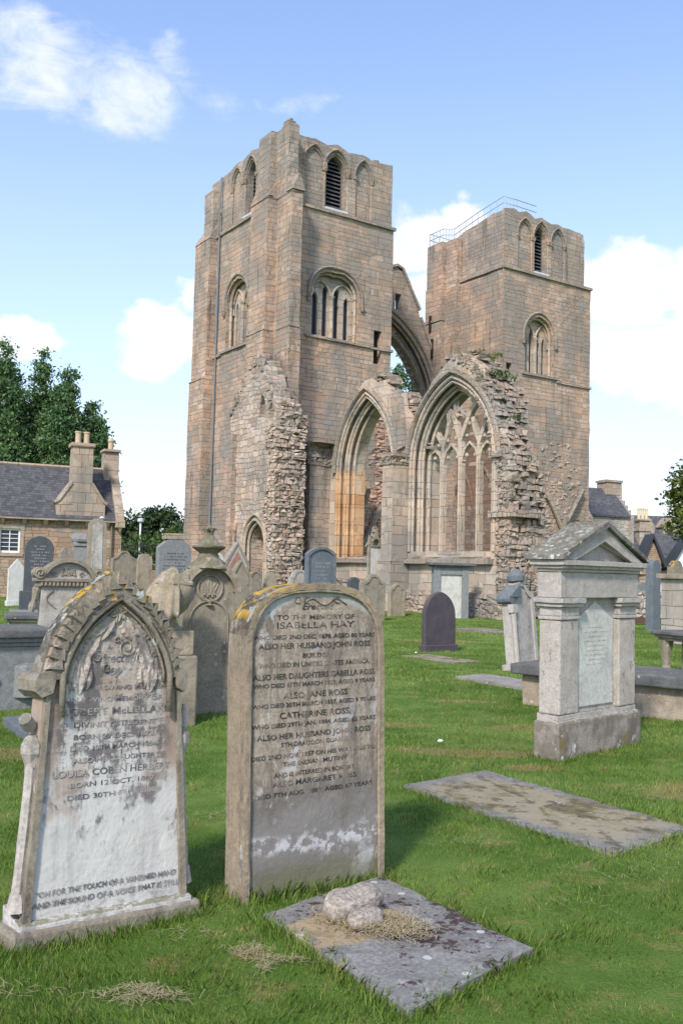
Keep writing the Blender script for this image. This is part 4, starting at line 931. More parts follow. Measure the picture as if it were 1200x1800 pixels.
# ---- slabs lying in the grass
def f_slab(g, c, co, x, y, z, fine, mid):
    n = g.noise(co, 3.3, 4, .6); n2 = g.noise(co, 20.0, 5, .72)
    c = g.mix(g.step(n2+(n-.5)*1.0+(fine-.5)*.25, .575, .60)*.95, c, (.055, .034, .030))
    st = g.step(g.m('POWER', (x+.14)/.36, 2.0)+g.m('POWER', (y-.2)/.2, 2.0)+(n-.5)*1.6, 1.1, .75)
    return g.mix(st*.8*g.step(mid, .3, .5), c, (.38, .29, .165))
M['slabmoss'] = stone('grey slab with dark moss and straw', (.235, .225, .21), (.185, .178, .17), scale=3, ga=.3, grain=.65, gsc=6, white=.3, wlo=.60, spots=.3, topa=0, streak=0, fns=(f_slab,))
def f_ledger(g, c, co, x, y, z, fine, mid):
    n = g.noise(co, 2.1, 5, .65); k = g.noise(co, 26.0, 6, .75)
    e = g.m('MAXIMUM', g.m('ABSOLUTE', x)*(1/.46), g.m('ABSOLUTE', y)*(1/1.0))
    c = g.mix(g.step(e+(n-.5)*.5+(mid-.5)*.3, .98, .72)*.85, c, (.29, .245, .155))
    c = g.mix(g.step(n+(mid-.5)*.3, .5, .6)*.75*g.step(e, 1.05, .8), c, (.13, .105, .035))
    c = g.mix(g.step(k+(n-.5)*.6, .52, .60)*.7, c, (.14, .115, .05))
    c = g.mix(g.step(k+(mid-.5)*.3, .60, .66)*.6*g.step(e, .3, .8), c, (.40, .39, .36))
    return g.mix(g.step(g.noise(co, 9.0, 5, .7), .55, .60)*.6, c, (.10, .08, .055))
M['ledger'] = stone('mossy ledger slab', (.24, .225, .205), (.18, .17, .16), scale=3, ga=.5, gsc=7, white=.35, spots=.05, grain=.7, topa=0, streak=0, fns=(f_ledger,))
def slab(label, pts, top, mat, group=None, rough_=.008, thick=.16, name='grave_slab'):
    """a flat stone with the given ground corners"""
    cx = sum(p[0] for p in pts)/4; cy = sum(p[1] for p in pts)/4
    a = math.atan2(pts[1][1]-pts[0][1], pts[1][0]-pts[0][0])
    loc = [((p[0]-cx)*math.cos(-a)-(p[1]-cy)*math.sin(-a), (p[0]-cx)*math.sin(-a)+(p[1]-cy)*math.cos(-a)) for p in pts]
    b = B(); b.poly(loc, top-thick, top, 'xy'); b.rough(.11, rough_, 6)
    o = b.build(name, M[mat], None, bevel=.012); o.location = (cx, cy, 0); o.rotation_euler.z = a
    return tag(o, label, 'grave slab', group)
slab('grey foreground slab with dark moss patches, straw and a broken stone on it', [(-.33, 4.62), (.27, 5.24), (.90, 4.28), (.30, 3.66)], .04, 'slabmoss', rough_=.009)
slab('long mossy ledger slab with straw coloured middle, in front of the pedimented monument', [(.54, 7.47), (1.29, 8.09), (2.42, 6.36), (1.67, 5.70)], .038, 'ledger')
slab('pale flat slab in the lawn left of the leaning scrolled headstone', [(1.91, 15.3), (2.45, 15.8), (3.6, 14.1), (3.0, 13.6)], .05, 'slab')
slab('narrow buff slab at the foot of the dark purple headstone', [(1.28, 19.1), (1.85, 19.6), (2.75, 18.3), (2.2, 17.8)], .03, 'ledger')
slab('bluish ledger slab at the left edge beside the chest tomb', [(-3.57, 10.1), (-2.9, 10.75), (-2.1, 9.3), (-2.75, 8.7)], .06, 'blue')
slab('straw covered slab by the broken wall end', [(3.6, 29.4), (4.6, 29.9), (5.6, 28.0), (4.6, 27.5)], .03, 'ledger')
# the broken stone and its straw
def lump(name, loc, size, seed, mat, label=None, cat=None, parent=None, sub=3, amp=.18, cut=None):
    bm = bmesh.new(); bmesh.ops.create_icosphere(bm, subdivisions=sub, radius=1.0)
    for v in bm.verts:
        p = v.co.normalized(); q = Vector([math.copysign(abs(k)**.58, k) for k in p])
        if cut: q = cut(q)
        v.co = Vector((q.x*size[0], q.y*size[1], q.z*size[2]))*(1+amp*noise.noise(p*1.4+Vector((seed, 0, 0)))+.3*amp*noise.noise(p*4+Vector((0, seed, 0))))
    b = B(); b.bm.free(); b.bm = bm; o = b.build(name, M[mat], parent, smooth=True); o.location = loc
    if label: tag(o, label, cat)
    return o
M['rock'] = stone('broken pale pinkish stone', (.31, .27, .23), (.37, .325, .285), ga=.45, gsc=8, grain=.9, white=.3, spots=.1, topa=.0, streak=.1, bump=.01)
r1_ = lump('broken_stone', (.10, 4.58, .125), (.135, .075, .055), 2.0, 'rock', 'pinkish broken carved stone lying on the foreground slab', 'stone', sub=4, amp=.2, cut=lambda q: Vector((q.x, q.y, q.z-(.35*math.exp(-((q.x-.1)/.3)**2) if q.z > 0 else 0))))
r1_.rotation_euler = (R(14), R(-7), R(28))
r2_ = lump('broken_stone', (.16, 4.48, .085), (.085, .055, .04), 5.0, 'rock', 'smaller stone chunk wedged under the broken carved stone', 'stone', amp=.22); r2_.rotation_euler.z = R(25)

# ---- pedimented monument on the right
MO = empty('pediment_monument', (2.57, 9.13, 0), R(43.0), 0, 0, 'tall classical pink sandstone monument with pediment, pilasters and white marble tablet', 'monument')
hw = .735; D = .28
def f_base(g, c, co, x, y, z, fine, mid):
    n = g.noise(co, 3.0, 5, .65)
    c = g.mix(g.step(n+(mid-.5)*.3, .42, .56)*.75, c, (.15, .125, .10))
    c = g.mix(g.step(g.noise(co, 4.0, 4, .6), .58, .66)*.6, c, (.22, .16, .05))
    return g.mix(g.step(g.noise(co, 5.5, 5, .7), .6, .66)*.7, c, (.50, .50, .48))
M['monbase'] = stone('stained monument base', (.33, .285, .245), (.28, .245, .21), ga=.2, white=.1, spots=1.0, topa=.6, streak=.2, fns=(f_base,))
b = B(); b.box(-hw, hw, 0, D, -.15, .36); b.rough(.15, .006, 5); b.build('base', M['monbase'], MO, bevel=.015)
b = B(); b.slope(-hw+.02, hw-.02, .02, D-.02, .355, .37, .43, 'y'); b.box(-hw+.04, hw-.04, .04, D-.03, .36, .42); b.rough(.2, .006, 5); b.build('base_moulding', M['pinkst'], MO, bevel=.012)
b = B(); b.box(-hw+.1, hw-.1, .10, D-.02, .4, 1.5); b.build('shaft', M['pinkst'], MO)
def f_scar(g, c, co, x, y, z, fine, mid):
    n = g.noise(g.scalev(co, (3, 3, 1)), 5.0, 5, .7)
    return g.mix(g.step(n, .60, .63)*.8, c, (.16, .11, .10))
M['pilast'] = stone('flaking pink pilaster', (.42, .365, .325), (.45, .41, .37), ga=.12, white=.2, spots=.1, topa=.6, streak=.25, fns=(f_scar,))
for sx in (-1, 1):
    xa, xb = sorted((sx*(hw-.06), sx*(hw-.37)))
    b = B(); b.box(xa, xb, .035, D-.01, .42, 1.30); b.rough(.12, .004, 6); b.build('pilaster', M['pilast'], MO, bevel=.015)
    b = B(); b.box(xa-.012, xb+.012, .022, D, 1.30, 1.335); b.box(xa-.0, xb+.0, .03, D-.01, 1.335, 1.42); b.box(xa-.03, xb+.03, .0, D+.01, 1.42, 1.455); b.box(xa-.05, xb+.05, -.02, D+.03, 1.455, 1.505); b.rough(.1, .005, 8); b.build('capital', M['pinkst'], MO, bevel=.008)
b = B(); b.poly([(-.33, .46), (.33, .46), (.33, 1.29), (0, 1.47), (-.33, 1.29)], .085, .12, 'xz'); b.build('tablet', M['marble'], MO, bevel=.008)
worn_lines(MO, .46, .85, 1.25, 9, .084, 'marble', 3)
b = B(); b.box(-hw+.04, hw-.04, .02, D, 1.505, 1.75); b.rough(.2, .004, 6); b.build('frieze', M['pinkst'], MO, bevel=.008)
b = B()
for k, (o, z0, z1) in enumerate(((.0, 1.75, 1.78), (.025, 1.78, 1.81), (.05, 1.81, 1.86))): b.box(-hw+.03-o, hw-.03+o, -.0-o, D+o, z0, z1)
b.rough(.15, .005, 8); b.build('cornice', M['pinkst'], MO, bevel=.006)
ex = hw+.03
b = B(); b.poly([(-hw+.08, 1.86), (hw-.08, 1.86), (0, 2.13)], .07, .2, 'xz'); b.build('tympanum', M['pinkst'], MO)
b = B()
for y0, e, t, zo in ((-.02, ex-.05, .085, .0), (.03, ex-.10, .06, -.055)):
    for sx in (-1, 1): b.poly([(sx*e, 1.862), (sx*(e-.2-zo*2), 1.862), (0, 2.2-t*1.3+zo*1.2-.03), (0, 2.2+zo*1.2)][::sx], y0, D+.03, 'xz')
b.rough(.12, .004, 8); b.build('raking_cornice', M['pinkst'], MO, bevel=.006)
def f_roof(g, c, co, x, y, z, fine, mid):
    n = g.noise(co, 7.0, 6, .75); c = g.mix(g.step(n, .45, .6)*.8, c, (.10, .095, .09))
    return g.mix(g.step(g.noise(co, 12.0, 5, .75), .55, .6)*.9, c, (.45, .45, .44))
M['monroof'] = stone('lichen covered roof stone', (.22, .205, .18), (.18, .165, .14), ga=.2, white=.2, spots=1.2, topa=.4, streak=0, fns=(f_roof,))
b = B()
for sx in (-1, 1): b.poly([(sx*(ex+.02), 1.865), (sx*(ex+.02), 1.905), (0, 2.25), (0, 2.195)][::sx], -.06, D+.10, 'xz')
b.rough(.12, .007, 7); b.build('roof_slab', M['monroof'], MO, bevel=.008)

# ---- table tombs and chest tombs
def tomb(label, loc, yaw, w, d, h, mat_t, mat_b, t=.12, legs=False, over=.12, panels=False, group=None, cat='table tomb'):
    o = empty('table_tomb' if legs or not panels else 'chest_tomb', (loc[0], loc[1], 0), yaw, 0, 0, label, cat, group)
    b = B(); b.box(-w/2, w/2, -d/2, d/2, h-t, h); b.rough(.25, .008, 4); b.build('top_slab', M[mat_t], o, bevel=.02)
    b = B(); b.box(-w/2+.05, w/2-.05, -d/2+.05, d/2-.05, h-t-.05, h-t); b.box(-w/2+.09, w/2-.09, -d/2+.09, d/2-.09, h-t-.1, h-t-.05); 
    if panels or legs: b.build('cornice', M[mat_b], o, bevel=.01)
    else: b.bm.free()
    hz = h-t-(.1 if panels or legs else 0)
    if legs:
        for sx in (-1, 1):
            for sy in (-1, 1):
                b = B(); x, y = sx*(w/2-.2), sy*(d/2-.18)
                b.box(x-.11, x+.11, y-.1, y+.1, -.1, .1); b.lathe([(.1, .1), (.075, .2), (.09, hz*.6), (.12, hz-.08), (.14, hz)], x, y, 8, .39); b.build('leg', M[mat_b], o, bevel=.008)
        b = B(); b.box(-w/2+.45, w/2-.45, -d/2+.3, d/2-.3, -.1, hz); b.build('core', M['rub'], o)
    else:
        b = B(); b.box(-w/2+over, w/2-over, -d/2+over, d/2-over, -.1, hz); b.rough(.2, .008, 4); b.build('side_panel', M[mat_b], o, bevel=.012)
        if panels:
            b = B(); b.poly([(-.42, .22), (.42, .22), (.5, .33), (.42, .46), (-.42, .46), (-.5, .33)], -d/2+over-.03, -d/2+over, 'xz'); b.lathe([(.05, .1), (.2, .13), (.2, .5), (.05, .55)], w/2-over-.2, -d/2+over+.1, 10)
            b.build('carved_cartouche', M[mat_b], o, bevel=.012)
    return o
tomb('low table tomb with thick dark slab, directly behind the pedimented monument', (3.55, 12.15), R(-38), 2.35, 1.15, .55, 'darkslab', 'tan', .14)
tomb('table tomb with moulded edge and carved legs at the right edge', (6.75, 16.6), R(25), 2.1, 1.2, .80, 'darkslab', 'buff', .07, legs=True)
tomb('chest tomb with dark slab and carved side panel at the left edge', (-4.55, 11.0), YAW, 2.3, 1.0, .93, 'darkslab', 'greyst', .1, panels=True, cat='chest tomb')
tomb('small table tomb with leaning legs beside the slate headstone', (-5.55, 17.5), R(20), 1.3, .9, .78, 'darkslab', 'tan', .09, legs=True)
# ---- headstones further back
grave('dark purple pointed slate headstone standing alone on the lawn', (2.26, 20.73), .92, 1.31, 'pointed', .13, 'dark', R(38), R(1), base=(.04, .14))
grave('dark rounded slate headstone on a stepped base, in front of the cottage', (-7.66, 23.8), .70, 2.42, 'round', .14, 'slatest', R(24), base=(.08, 1.02), lines=(1.35, 2.2, 11, 'greyst'))
b = B(); b.box(-.62, .62, -.35, .5, -.1, .55); o = b.build('kerb_step', M['greyst'], None, bevel=.02); o.location = (-7.6, 23.6, 0); o.rotation_euler.z = R(24); tag(o, 'grey stone step under the dark rounded slate headstone', 'plinth')
grave('blue grey headstone with shallow arched top behind the brown headstone', (-.36, 18.6), .68, 2.18, 'segment', .12, 'blue', YAW, base=(.06, .3), rim=.05, lines=(1.2, 1.9, 9, 'greyst'))
grave('grey granite headstone with clipped corners behind the draped urn', (-5.3, 30), 1.12, 2.60, 'clipped', .25, 'greyst', YAW, lines=(1.1, 2.2, 11, 'slatest'))
b = B(); b.box(-.36, .36, -.02, .3, 2.6, 2.72); b.box(-.3, .3, .0, .28, 2.72, 2.8); o = b.build('cap_stone', M['tan'], None, bevel=.02); o.location = (-5.3, 30, 0); o.rotation_euler.z = YAW; tag(o, 'brown cap stone on the clipped grey granite headstone', 'cap stone')
grave('white headstone with little scrolled pediment left of the dark slate', (-13.1, 38), .66, 1.90, 'gable', .2, 'whitest', YAW, base=(.05, .2))
grave('small tan rounded headstone by the railings', (-7.92, 38), .62, 2.24, 'round', .15, 'tan', YAW)
grave('small grey headstone with wavy top beside the small tan rounded one', (-8.3, 36), .98, 2.30, 'ogee', .16, 'buff', YAW, rim=.06)
grave('small white round topped headstone behind the arched tan one', (-4.49, 34), .58, 2.28, 'round', .2, 'whitest', YAW, rim=.07)
grave('steep gabled headstone with pink granite panel beside the doorway', (-3.3, 30), .92, 2.58, 'steep', .25, 'pinkst', YAW, rim=.1, rimmat='buff', panelmat='pinkpanel')
grave('plain buff pointed headstone in front of the pink panelled one', (-2.53, 24), .68, 1.95, 'steep', .2, 'buff', YAW, rim=.06)
grave('small dark rounded headstone near the ruined doorway', (-2.95, 33), .5, 1.66, 'round', .2, 'gothrim', YAW, rim=.06)
grave('second small dark rounded headstone, nearest the rubble corner', (-2.45, 33.6), .46, 1.60, 'round', .2, 'tan', YAW)
grave('scroll topped headstone half hidden behind the brown headstone', (1.22, 33), .98, 1.64, 'ogee', .25, 'buff', YAW, rim=.1)
grave('small orange tan headstone against the aisle wall pier', (2.32, 37.1), .74, 1.30, 'ogee', .2, 'tan', YAW, rim=.09)
grave('tiny dark rounded stone below the left window', (.60, 36), .45, 1.50, 'round', .25, 'slatest', YAW)
grave('pale low scrolled stone at the foot of the left pier', (-1.68, 40), .9, 1.75, 'shoulder', .3, 'pale', YAW, rim=.1)
grave('low dome topped stone in front of the cottage wall', (-10.5, 36), .55, 2.40, 'shoulder', .3, 'buff', YAW, base=(.05, .3))
# leaning scrolled headstone behind the monument
LN = grave('leaning scrolled sandstone headstone spotted with black lichen, left of the pedimented monument', (3.42, 16.9), .8, 1.62, 'ogee', .2, 'pale', R(48), R(6), base=(.06, .14), rim=.09, rimmat='pinkst')
b = B(); b.tube([(-.42, y, 1.30) for y in (-.04, .24)], .09, 10); b.slope(-.46, -.1, -.05, .25, 1.32, 1.36, 1.58, 'x'); b.lathe([(.05, 1.58), (.16, 1.62), (.17, 1.72), (.06, 1.84)], 0, .1, 10); b.build('scroll', M['blue'], LN, bevel=.01)
b = B(); b.tube([(-.37, -.01, .15), (-.37, -.01, 1.05)], .05, 8); b.box(-.44, -.3, -.06, .05, 1.05, 1.2); b.build('corner_shaft', M['pinkst'], LN)
# tall wall monument with flat cornice
WM = empty('wall_monument', (4.3, 36.0, 0), R(16), 0, 0, 'tall grey framed monument with flat dark cornice and white panel against the window wall', 'monument')
b = B(); b.box(-.72, -.45, 0, .3, -.1, 2.0); b.box(.45, .72, 0, .3, -.1, 2.0); b.box(-.45, .45, .02, .3, 1.68, 2.0); b.build('frame', M['greyst'], WM, bevel=.01)
b = B(); b.box(-.45, .45, .08, .28, -.1, 1.68); b.build('panel', M['marble'], WM)
b = B(); b.box(-.95, .95, -.18, .4, 2.04, 2.14); b.box(-.82, .82, -.1, .35, 1.98, 2.05); b.build('cornice', M['darkslab'], WM, bevel=.015)
# pale canopied memorial in the left window
ST = empty('canopied_memorial', (1.55, 41.6, 0), YAW, 0, 0, 'slim pale memorial with gothic carved canopy below the left window', 'memorial')
b = B(); b.box(-.3, .3, 0, .2, -.1, 2.9); b.build('tablet', M['marble'], ST)
b = B(); b.poly([(-.42, 2.85), (.42, 2.85), (.2, 3.2), (.12, 3.3), (0, 3.75), (-.12, 3.3), (-.2, 3.2)], -.06, .24, 'xz', [ogive(-.2, .2, 2.9, 2.95, 3.2, 5)])
for x in (-.36, .36): b.lathe([(.06, .9), (.06, 2.9), (.09, 2.95), (.02, 3.35)], x, .0, 6)
for i in range(9): b.lathe([(.02, 2.9+.1*i-.05), (.07, 2.9+.1*i), (.02, 2.9+.1*i+.05)], (.42-.047*i)*(1 if i % 2 else -1), .0, 5)
b.build('canopy', M['buff'], ST)
# arched headstone with finial
AR = empty('headstone', (-1.50, 10.95, 0), R(25), R(-1), 0, 'tan arched headstone with carved oval and a domed leaf finial', 'headstone')
p = profile('round', .62, 1.74); b = B(); b.poly(p, .03, .22, 'xz'); b.build('body', M['buff'], AR, bevel=.01)
k = .31; ringp = arc(k+.05, 1.43, -k-.05, 1.43, -.35, 20); b = B()
b.poly([(x, z) for x, z in ringp]+[(x, z) for x, z in arc(k-.03, 1.43, -k+.03, 1.43, -.27, 20)][::-1], -.06, .2, 'xz'); b.rough(.1, .004, 8); b.build('drip_mould', M['tan'], AR, bevel=.012)
b = B(); b.tube([(p_[0], .02, p_[1]) for p_ in arc(k-.08, 1.1, -k+.08, 1.1, -.22, 18)]+[(-k+.08, .02, .3)], .012, 6); b.tube([(k-.08, .02, 1.1), (k-.08, .02, .3)], .012, 6); b.build('inner_moulding', M['buff'], AR)
b = B(); b.tube([(.15*math.cos(t*.35), .02, 1.47+.155*math.sin(t*.35)) for t in range(19)], .017, 6)
for a in (62, 90, 118): leaf(b, 0, 1.36, R(a), .24, .075, .03)
for t in range(7): b.lathe([(.01, 1.36+.02*(t % 2)), (.018, 1.37+.02*(t % 2)), (.01, 1.39+.02*(t % 2))], -.09+.03*t, .02, 6)
b.lathe([(.05, 1.27), (.015, 1.29), (.02, 1.33)], 0, .02, 8); b.build('carved_oval', M['buff'], AR, smooth=False)
worn_lines(AR, .4, .6, 1.05, 8, .028, 'tan', 5)
b = B(); b.lathe([(.25, 1.70), (.19, 1.78), (.13, 1.83), (.11, 1.88), (.13, 1.90), (.20, 1.945), (.205, 1.962), (.14, 1.99), (.09, 2.05), (.055, 2.10), (.05, 2.13)], 0, .12, 14)
for i in range(6):
    a = i*math.pi/3; b.tube([(.03*math.cos(a), .12+.03*math.sin(a), 2.12), (.07*math.cos(a), .12+.07*math.sin(a), 2.18), (.1*math.cos(a), .12+.1*math.sin(a), 2.17)], [.02, .018, .006], 5)
b.lathe([(.03, 2.12), (.035, 2.18), (.005, 2.24)], 0, .12, 8)
def f_moss(g, c, co, x, y, z, fine, mid): return g.mix(g.step(g.noise(co, 8.0, 5, .7), .48, .6)*.8, c, (.13, .115, .06))
M['finial'] = stone('mossy finial stone', (.235, .20, .15), (.19, .165, .125), ga=.4, white=.1, topa=.5, top=(.12, .105, .05), fns=(f_moss,))
b.rough(.1, .006, 10); b.build('finial', M['finial'], AR, smooth=False)
# pedestal with draped urn
UR = empty('pedestal', (-1.78, 10.3, 0), R(25), 0, 0, 'square stone pedestal carrying the draped urn behind the pale gothic headstone', 'pedestal')
b = B(); b.box(-.2, .2, -.2, .2, -.1, .75); b.build('die', M['buff'], UR, bevel=.02)
b = B(); b.box(-.16, .16, -.16, .16, .75, 1.02); b.build('upper_block', M['tan'], UR, bevel=.015)
U = empty('draped_urn', (-1.83, 10.25, 1.02), R(25), 0, R(3), 'stone urn half covered with a carved cloth, on the square pedestal', 'urn')
b = B(); b.lathe([(.13, .0), (.12, .03), (.06, .08), (.05, .13), (.08, .16), (.16, .24), (.21, .36), (.225, .47), (.2, .5)], 0, 0, 18); b.build('bowl', M['tan'], U, smooth=True)
b = B(); b.lathe([(.215, .485), (.235, .5), (.235, .53), (.215, .545), (.18, .56), (.17, .62)], 0, 0, 6, .2); b.build('lid', M['tan'], U, bevel=.006)
b = B(); N = 26
rows = []
for i in range(9):
    t = i/8; row = []
    for k_ in range(N+1):
        a = R(118)+R(148)*k_/N; f = .028*math.sin(k_*1.7)*(.2+t); rr = .10+.15*min(1, t*1.8)+.06*t+f; low = .66-.50*t-.04*math.sin(k_*.6)*t
        if t == 0: rr = .05
        row.append(b.bm.verts.new((rr*math.cos(a), rr*math.sin(a), low+.03*(1-t))))
    rows.append(row)
for ra, rb in zip(rows, rows[1:]):
    for k_ in range(N): b.bm.faces.new((ra[k_], ra[k_+1], rb[k_+1], rb[k_]))
o = b.build('cloth', M['tan'], U, smooth=True); md = o.modifiers.new('thick', 'SOLIDIFY'); md.thickness = .025
# ornate scrolled pediment stone on the left
SP = empty('headstone', (-4.2, 14.5, 0), R(28), 0, 0, 'ornate pale headstone with scrolled segmental pediment and dentils, at left', 'headstone')
b = B(); b.box(-.40, .40, .02, .22, -.1, 1.40); b.build('body', M['pale'], SP, bevel=.015)
b = B(); b.box(-.50, .50, -.05, .27, 1.44, 1.49); b.box(-.46, .46, -.02, .25, 1.36, 1.44)
for i in range(15): b.box(-.42+.06*i, -.385+.06*i, -.045, .0, 1.375, 1.43)
b.build('dentil_cornice', M['buff'], SP, bevel=.006)
b = B(); b.poly([(-.36, 1.49), (.36, 1.49)]+arc(.36, 1.49, -.36, 1.49, -.25, 14)[1:-1], .04, .22, 'xz'); b.build('pediment_panel', M['pale'], SP)
b = B(); b.poly(arc(.44, 1.49, -.44, 1.49, -.31, 16)+arc(.36, 1.49, -.36, 1.49, -.25, 16)[::-1], -.05, .27, 'xz'); b.build('pediment_arch', M['buff'], SP, bevel=.008)
for sx in (-1, 1):
    b = B(); b.tube([(sx*.44, y, 1.57) for y in (-.07, .26)], .085, 12)
    b.tube([(sx*(.44+.06*math.cos(t*.7)*(1-t/13)), -.08, 1.57+.06*math.sin(t*.7)*(1-t/13)) for t in range(12)], .016, 5)
    b.tube([(sx*(.44+.012*t), .08, 1.34-.05*t+.02*math.sin(t*1.5)) for t in range(8)], [.07, .075, .06, .05, .04, .05, .06, .04], 8); b.build('scroll', M['buff'], SP, bevel=.006)
b = B()
for sx in (-1, 1):
    b.tube([(sx*(.03+.10*t/10+.05*math.sin(t*.55)), .03, 1.52+.13*t/10+.03*math.cos(t*.9)) for t in range(11)], .011, 5)
    b.tube([(sx*(.2+.045*math.cos(t*.6)*(1-t/14)), .03, 1.545+.045*math.sin(t*.6)*(1-t/14)) for t in range(13)], .009, 5)
    b.tube([(sx*(.22+.1*math.sin(t*.4)), .012, 1.3-.03*t) for t in range(10)], .012, 5)
for a in (50, 90, 130): leaf(b, 0, 1.52, R(a), .13, .05, .04)
b.build('leaf_carving', M['buff'], SP)
# obelisk slab, grey pedestal with pink side
OB = empty('shaft_monument', (-7.82, 30, 0), R(20), 0, 0, 'tall tapered stone shaft with white streaked face before the cottage', 'monument')
b = B(); b.poly([(-.36, -.1), (.36, -.1), (.28, 3.05), (.12, 3.22), (-.12, 3.22), (-.28, 3.05)], 0, .34, 'xz'); b.build('shaft', M['buff'], OB, bevel=.02)
b = B(); b.poly([(-.2, .2), (.2, .2), (.16, 3.0), (.0, 3.1), (-.16, 3.0)], -.02, .02, 'xz'); b.build('face_panel', M['obel'], OB)
b = B(); b.lathe([(.05, 3.2), (.1, 3.24), (.02, 3.3)], .13, .15, 8); b.build('lead_cap', M['lead'], OB)
GP = empty('pedestal', (-8.85, 32, 0), R(12), 0, 0, 'grey granite pedestal with moulded cap and pinkish side, left of the tall shaft', 'pedestal')
b = B(); b.poly([(-.32, -.1), (.32, -.1), (.26, 2.35), (-.26, 2.35)], 0, .5, 'xz'); b.build('die', M['greyst'], GP, bevel=.02)
b = B(); b.poly([(-.34, -.1), (-.325, -.1), (-.265, 2.3), (-.28, 2.3)], .02, .48, 'xz'); b.build('side_panel', M['pinkpanel'], GP)
b = B(); b.box(-.3, .3, -.05, .55, 2.35, 2.5); b.lathe([(.4, 2.5), (.43, 2.6), (.4, 2.72), (.3, 2.82)], 0, .25, 8, .39); b.build('cap', M['greyst'], GP, bevel=.02)
# right edge: big walled monument, pillar stub, obelisk and others
RB = empty('wall_monument', (10.05, 25.0, 0), R(20), 0, 0, 'broad stone built wall monument with cream panel at the right edge', 'monument')
b = B(); b.box(-1.05, 1.6, 0, .9, -.1, 1.72); b.build('body', M['palewall'], RB); b = B(); b.box(-1.15, 1.7, -.1, 1.0, 1.72, 1.86); b.build('coping', M['tan'], RB, bevel=.02)
b = B(); b.box(-.42, -.2, -.12, .02, .2, 1.7); b.box(-.34, -.1, -.08, .02, .2, 1.6); b.box(-.2, 1.5, -.1, .02, 1.55, 1.7); b.build('pilaster', M['tan'], RB, bevel=.012)
b = B(); b.box(-.1, 1.4, -.03, .02, .3, 1.55); b.build('panel', M['cream'], RB); b = B(); b.slope(-1.0, 1.6, -.35, .02, -.1, .1, .32, 'y'); b.build('plinth', M['greyst'], RB, bevel=.03)
PS = empty('stone_pillar', (19.6, 60, 0), YAW, 0, 0, 'broken sandstone pillar with capital beyond the monument', 'pillar')
b = B(); b.box(-.28, .28, -.28, .28, -.1, 2.0); b.rough(.4, .03, 2); b.build('shaft', M['ash'], PS); b = B(); b.box(-.42, .42, -.42, .42, 2.0, 2.25); b.rough(.3, .05, 2); b.build('capital', M['grey'], PS)
grave('small pointed grey obelisk stone above the broad wall monument', (10.5, 31), .4, 2.35, 'pointed', .3, 'blue', YAW)
grave('dark rounded headstone at the right edge under the tree', (12.3, 34), .62, 2.4, 'shoulder', .25, 'gothrim', YAW)
grave('low grey headstone near the broken pillar', (18.2, 56), 1.2, 1.5, 'segment', .25, 'greyst', YAW)
for i, (x, y, L, a, h, lab) in enumerate(((12.2, 37.5, 3.6, 20, .75, 'low rubble wall behind the broad wall monument'), (15.5, 48, 4.5, 18, .9, 'lichened rubble wall further back near the pillar'), (15.2, 43.0, 2.2, 20, .22, 'pale low line of foundation stones in the grass'))):
    b = B(); rubble(b, lambda a_, d, z: (a_, -d, z), lambda z: (-L/2, L/2), -.05, h, .3, (.2, .5), .2); b.box(-L/2, L/2, .05, .5, -.05, h-.1); o = b.build('rubble_wall', M['houserub'], None); o.location = (x, y, 0); o.rotation_euler.z = R(a); tag(o, lab, 'wall')
b = B(); b.box(-1.6, 1.6, 0, .06, .0, .22); b.box(-1.5, -1.42, .0, .06, -.1, .0); b.box(1.42, 1.5, 0, .06, -.1, 0); b.build('metal_edging', M['brown'], None).location = (12.0, 35.0, .05); tag(bpy.data.objects['metal_edging'], 'dark brown metal edging strip in front of the rubble wall', 'edging')
b = B(); b.box(-9, 9, -.15, .15, -.1, 1.2); b.rough(.8, .05, 1); o = b.build('churchyard_wall', M['houserub'], None); o.location = (-24, 44, 0); o.rotation_euler.z = YAW; tag(o, 'low stone churchyard wall in front of the cottage', 'wall')

# ------------------------------------------------------------------ cottage on the left
CO = empty('cottage', (-11.75, 50, 0), R(25), 0, 0, 'sandstone cottage with dark slate roof, chimneys and a white window', 'cottage')
b = B(); b.poly([(-14, -.3), (0, -.3), (0, 4.3), (-14, 4.3)], 0, .4, 'xz', [[(-6.15, 2.25), (-5.15, 2.25), (-5.15, 3.5), (-6.15, 3.5)]])
b.poly([(0.4, -.3), (4.2, -.3), (4.2, 4.3), (2.1, 6.9), (.4, 4.3+.45)], -.4, 0, 'yz'); b.box(-14, -.4, 3.8, 4.2, -.3, 4.3); b.build('wall', M['cott'], CO)
b = B()
for s in (0, 1):
    y0, y1 = (-.25, 2.1) if s == 0 else (4.45, 2.1)
    b.hexa([Vector(p_) for p_ in ((-14, y0, 4.02), (-14, y0, 4.14), (-14, y1, 6.9), (-14, y1, 7.02), (-.35, y0, 4.02), (-.35, y0, 4.14), (-.35, y1, 6.9), (-.35, y1, 7.02))])
b.build('roof', M['slate'], CO)
b = B(); b.tube([(-14, 2.1, 7.03), (-.4, 2.1, 7.03)], .1, 6); b.build('ridge', M['skew'], CO)
b = B(); P = [(-.4, -.3, 4.0), (-.4, -.3, 4.4), (-.4, 2.1, 7.0), (-.4, 2.1, 7.3), (.06, -.3, 4.0), (.06, -.3, 4.4), (.06, 2.1, 7.0), (.06, 2.1, 7.3)]; b.hexa([Vector(p_) for p_ in P]); b.box(-.4, .08, -.45, .1, 3.75, 4.15); b.lathe([(.02, 3.5), (.14, 3.75)], -.15, -.3, 6); b.build('gable_coping', M['skew'], CO, bevel=.02)
for i in range(12):
    b = B(); x = -.9-1.05*i; b.poly([(-.32, 4.0), (0, 4.0), (0, 3.72), (-.12, 3.76)], x, x+.2, 'yz'); b.build('bracket', M['skew'], CO)
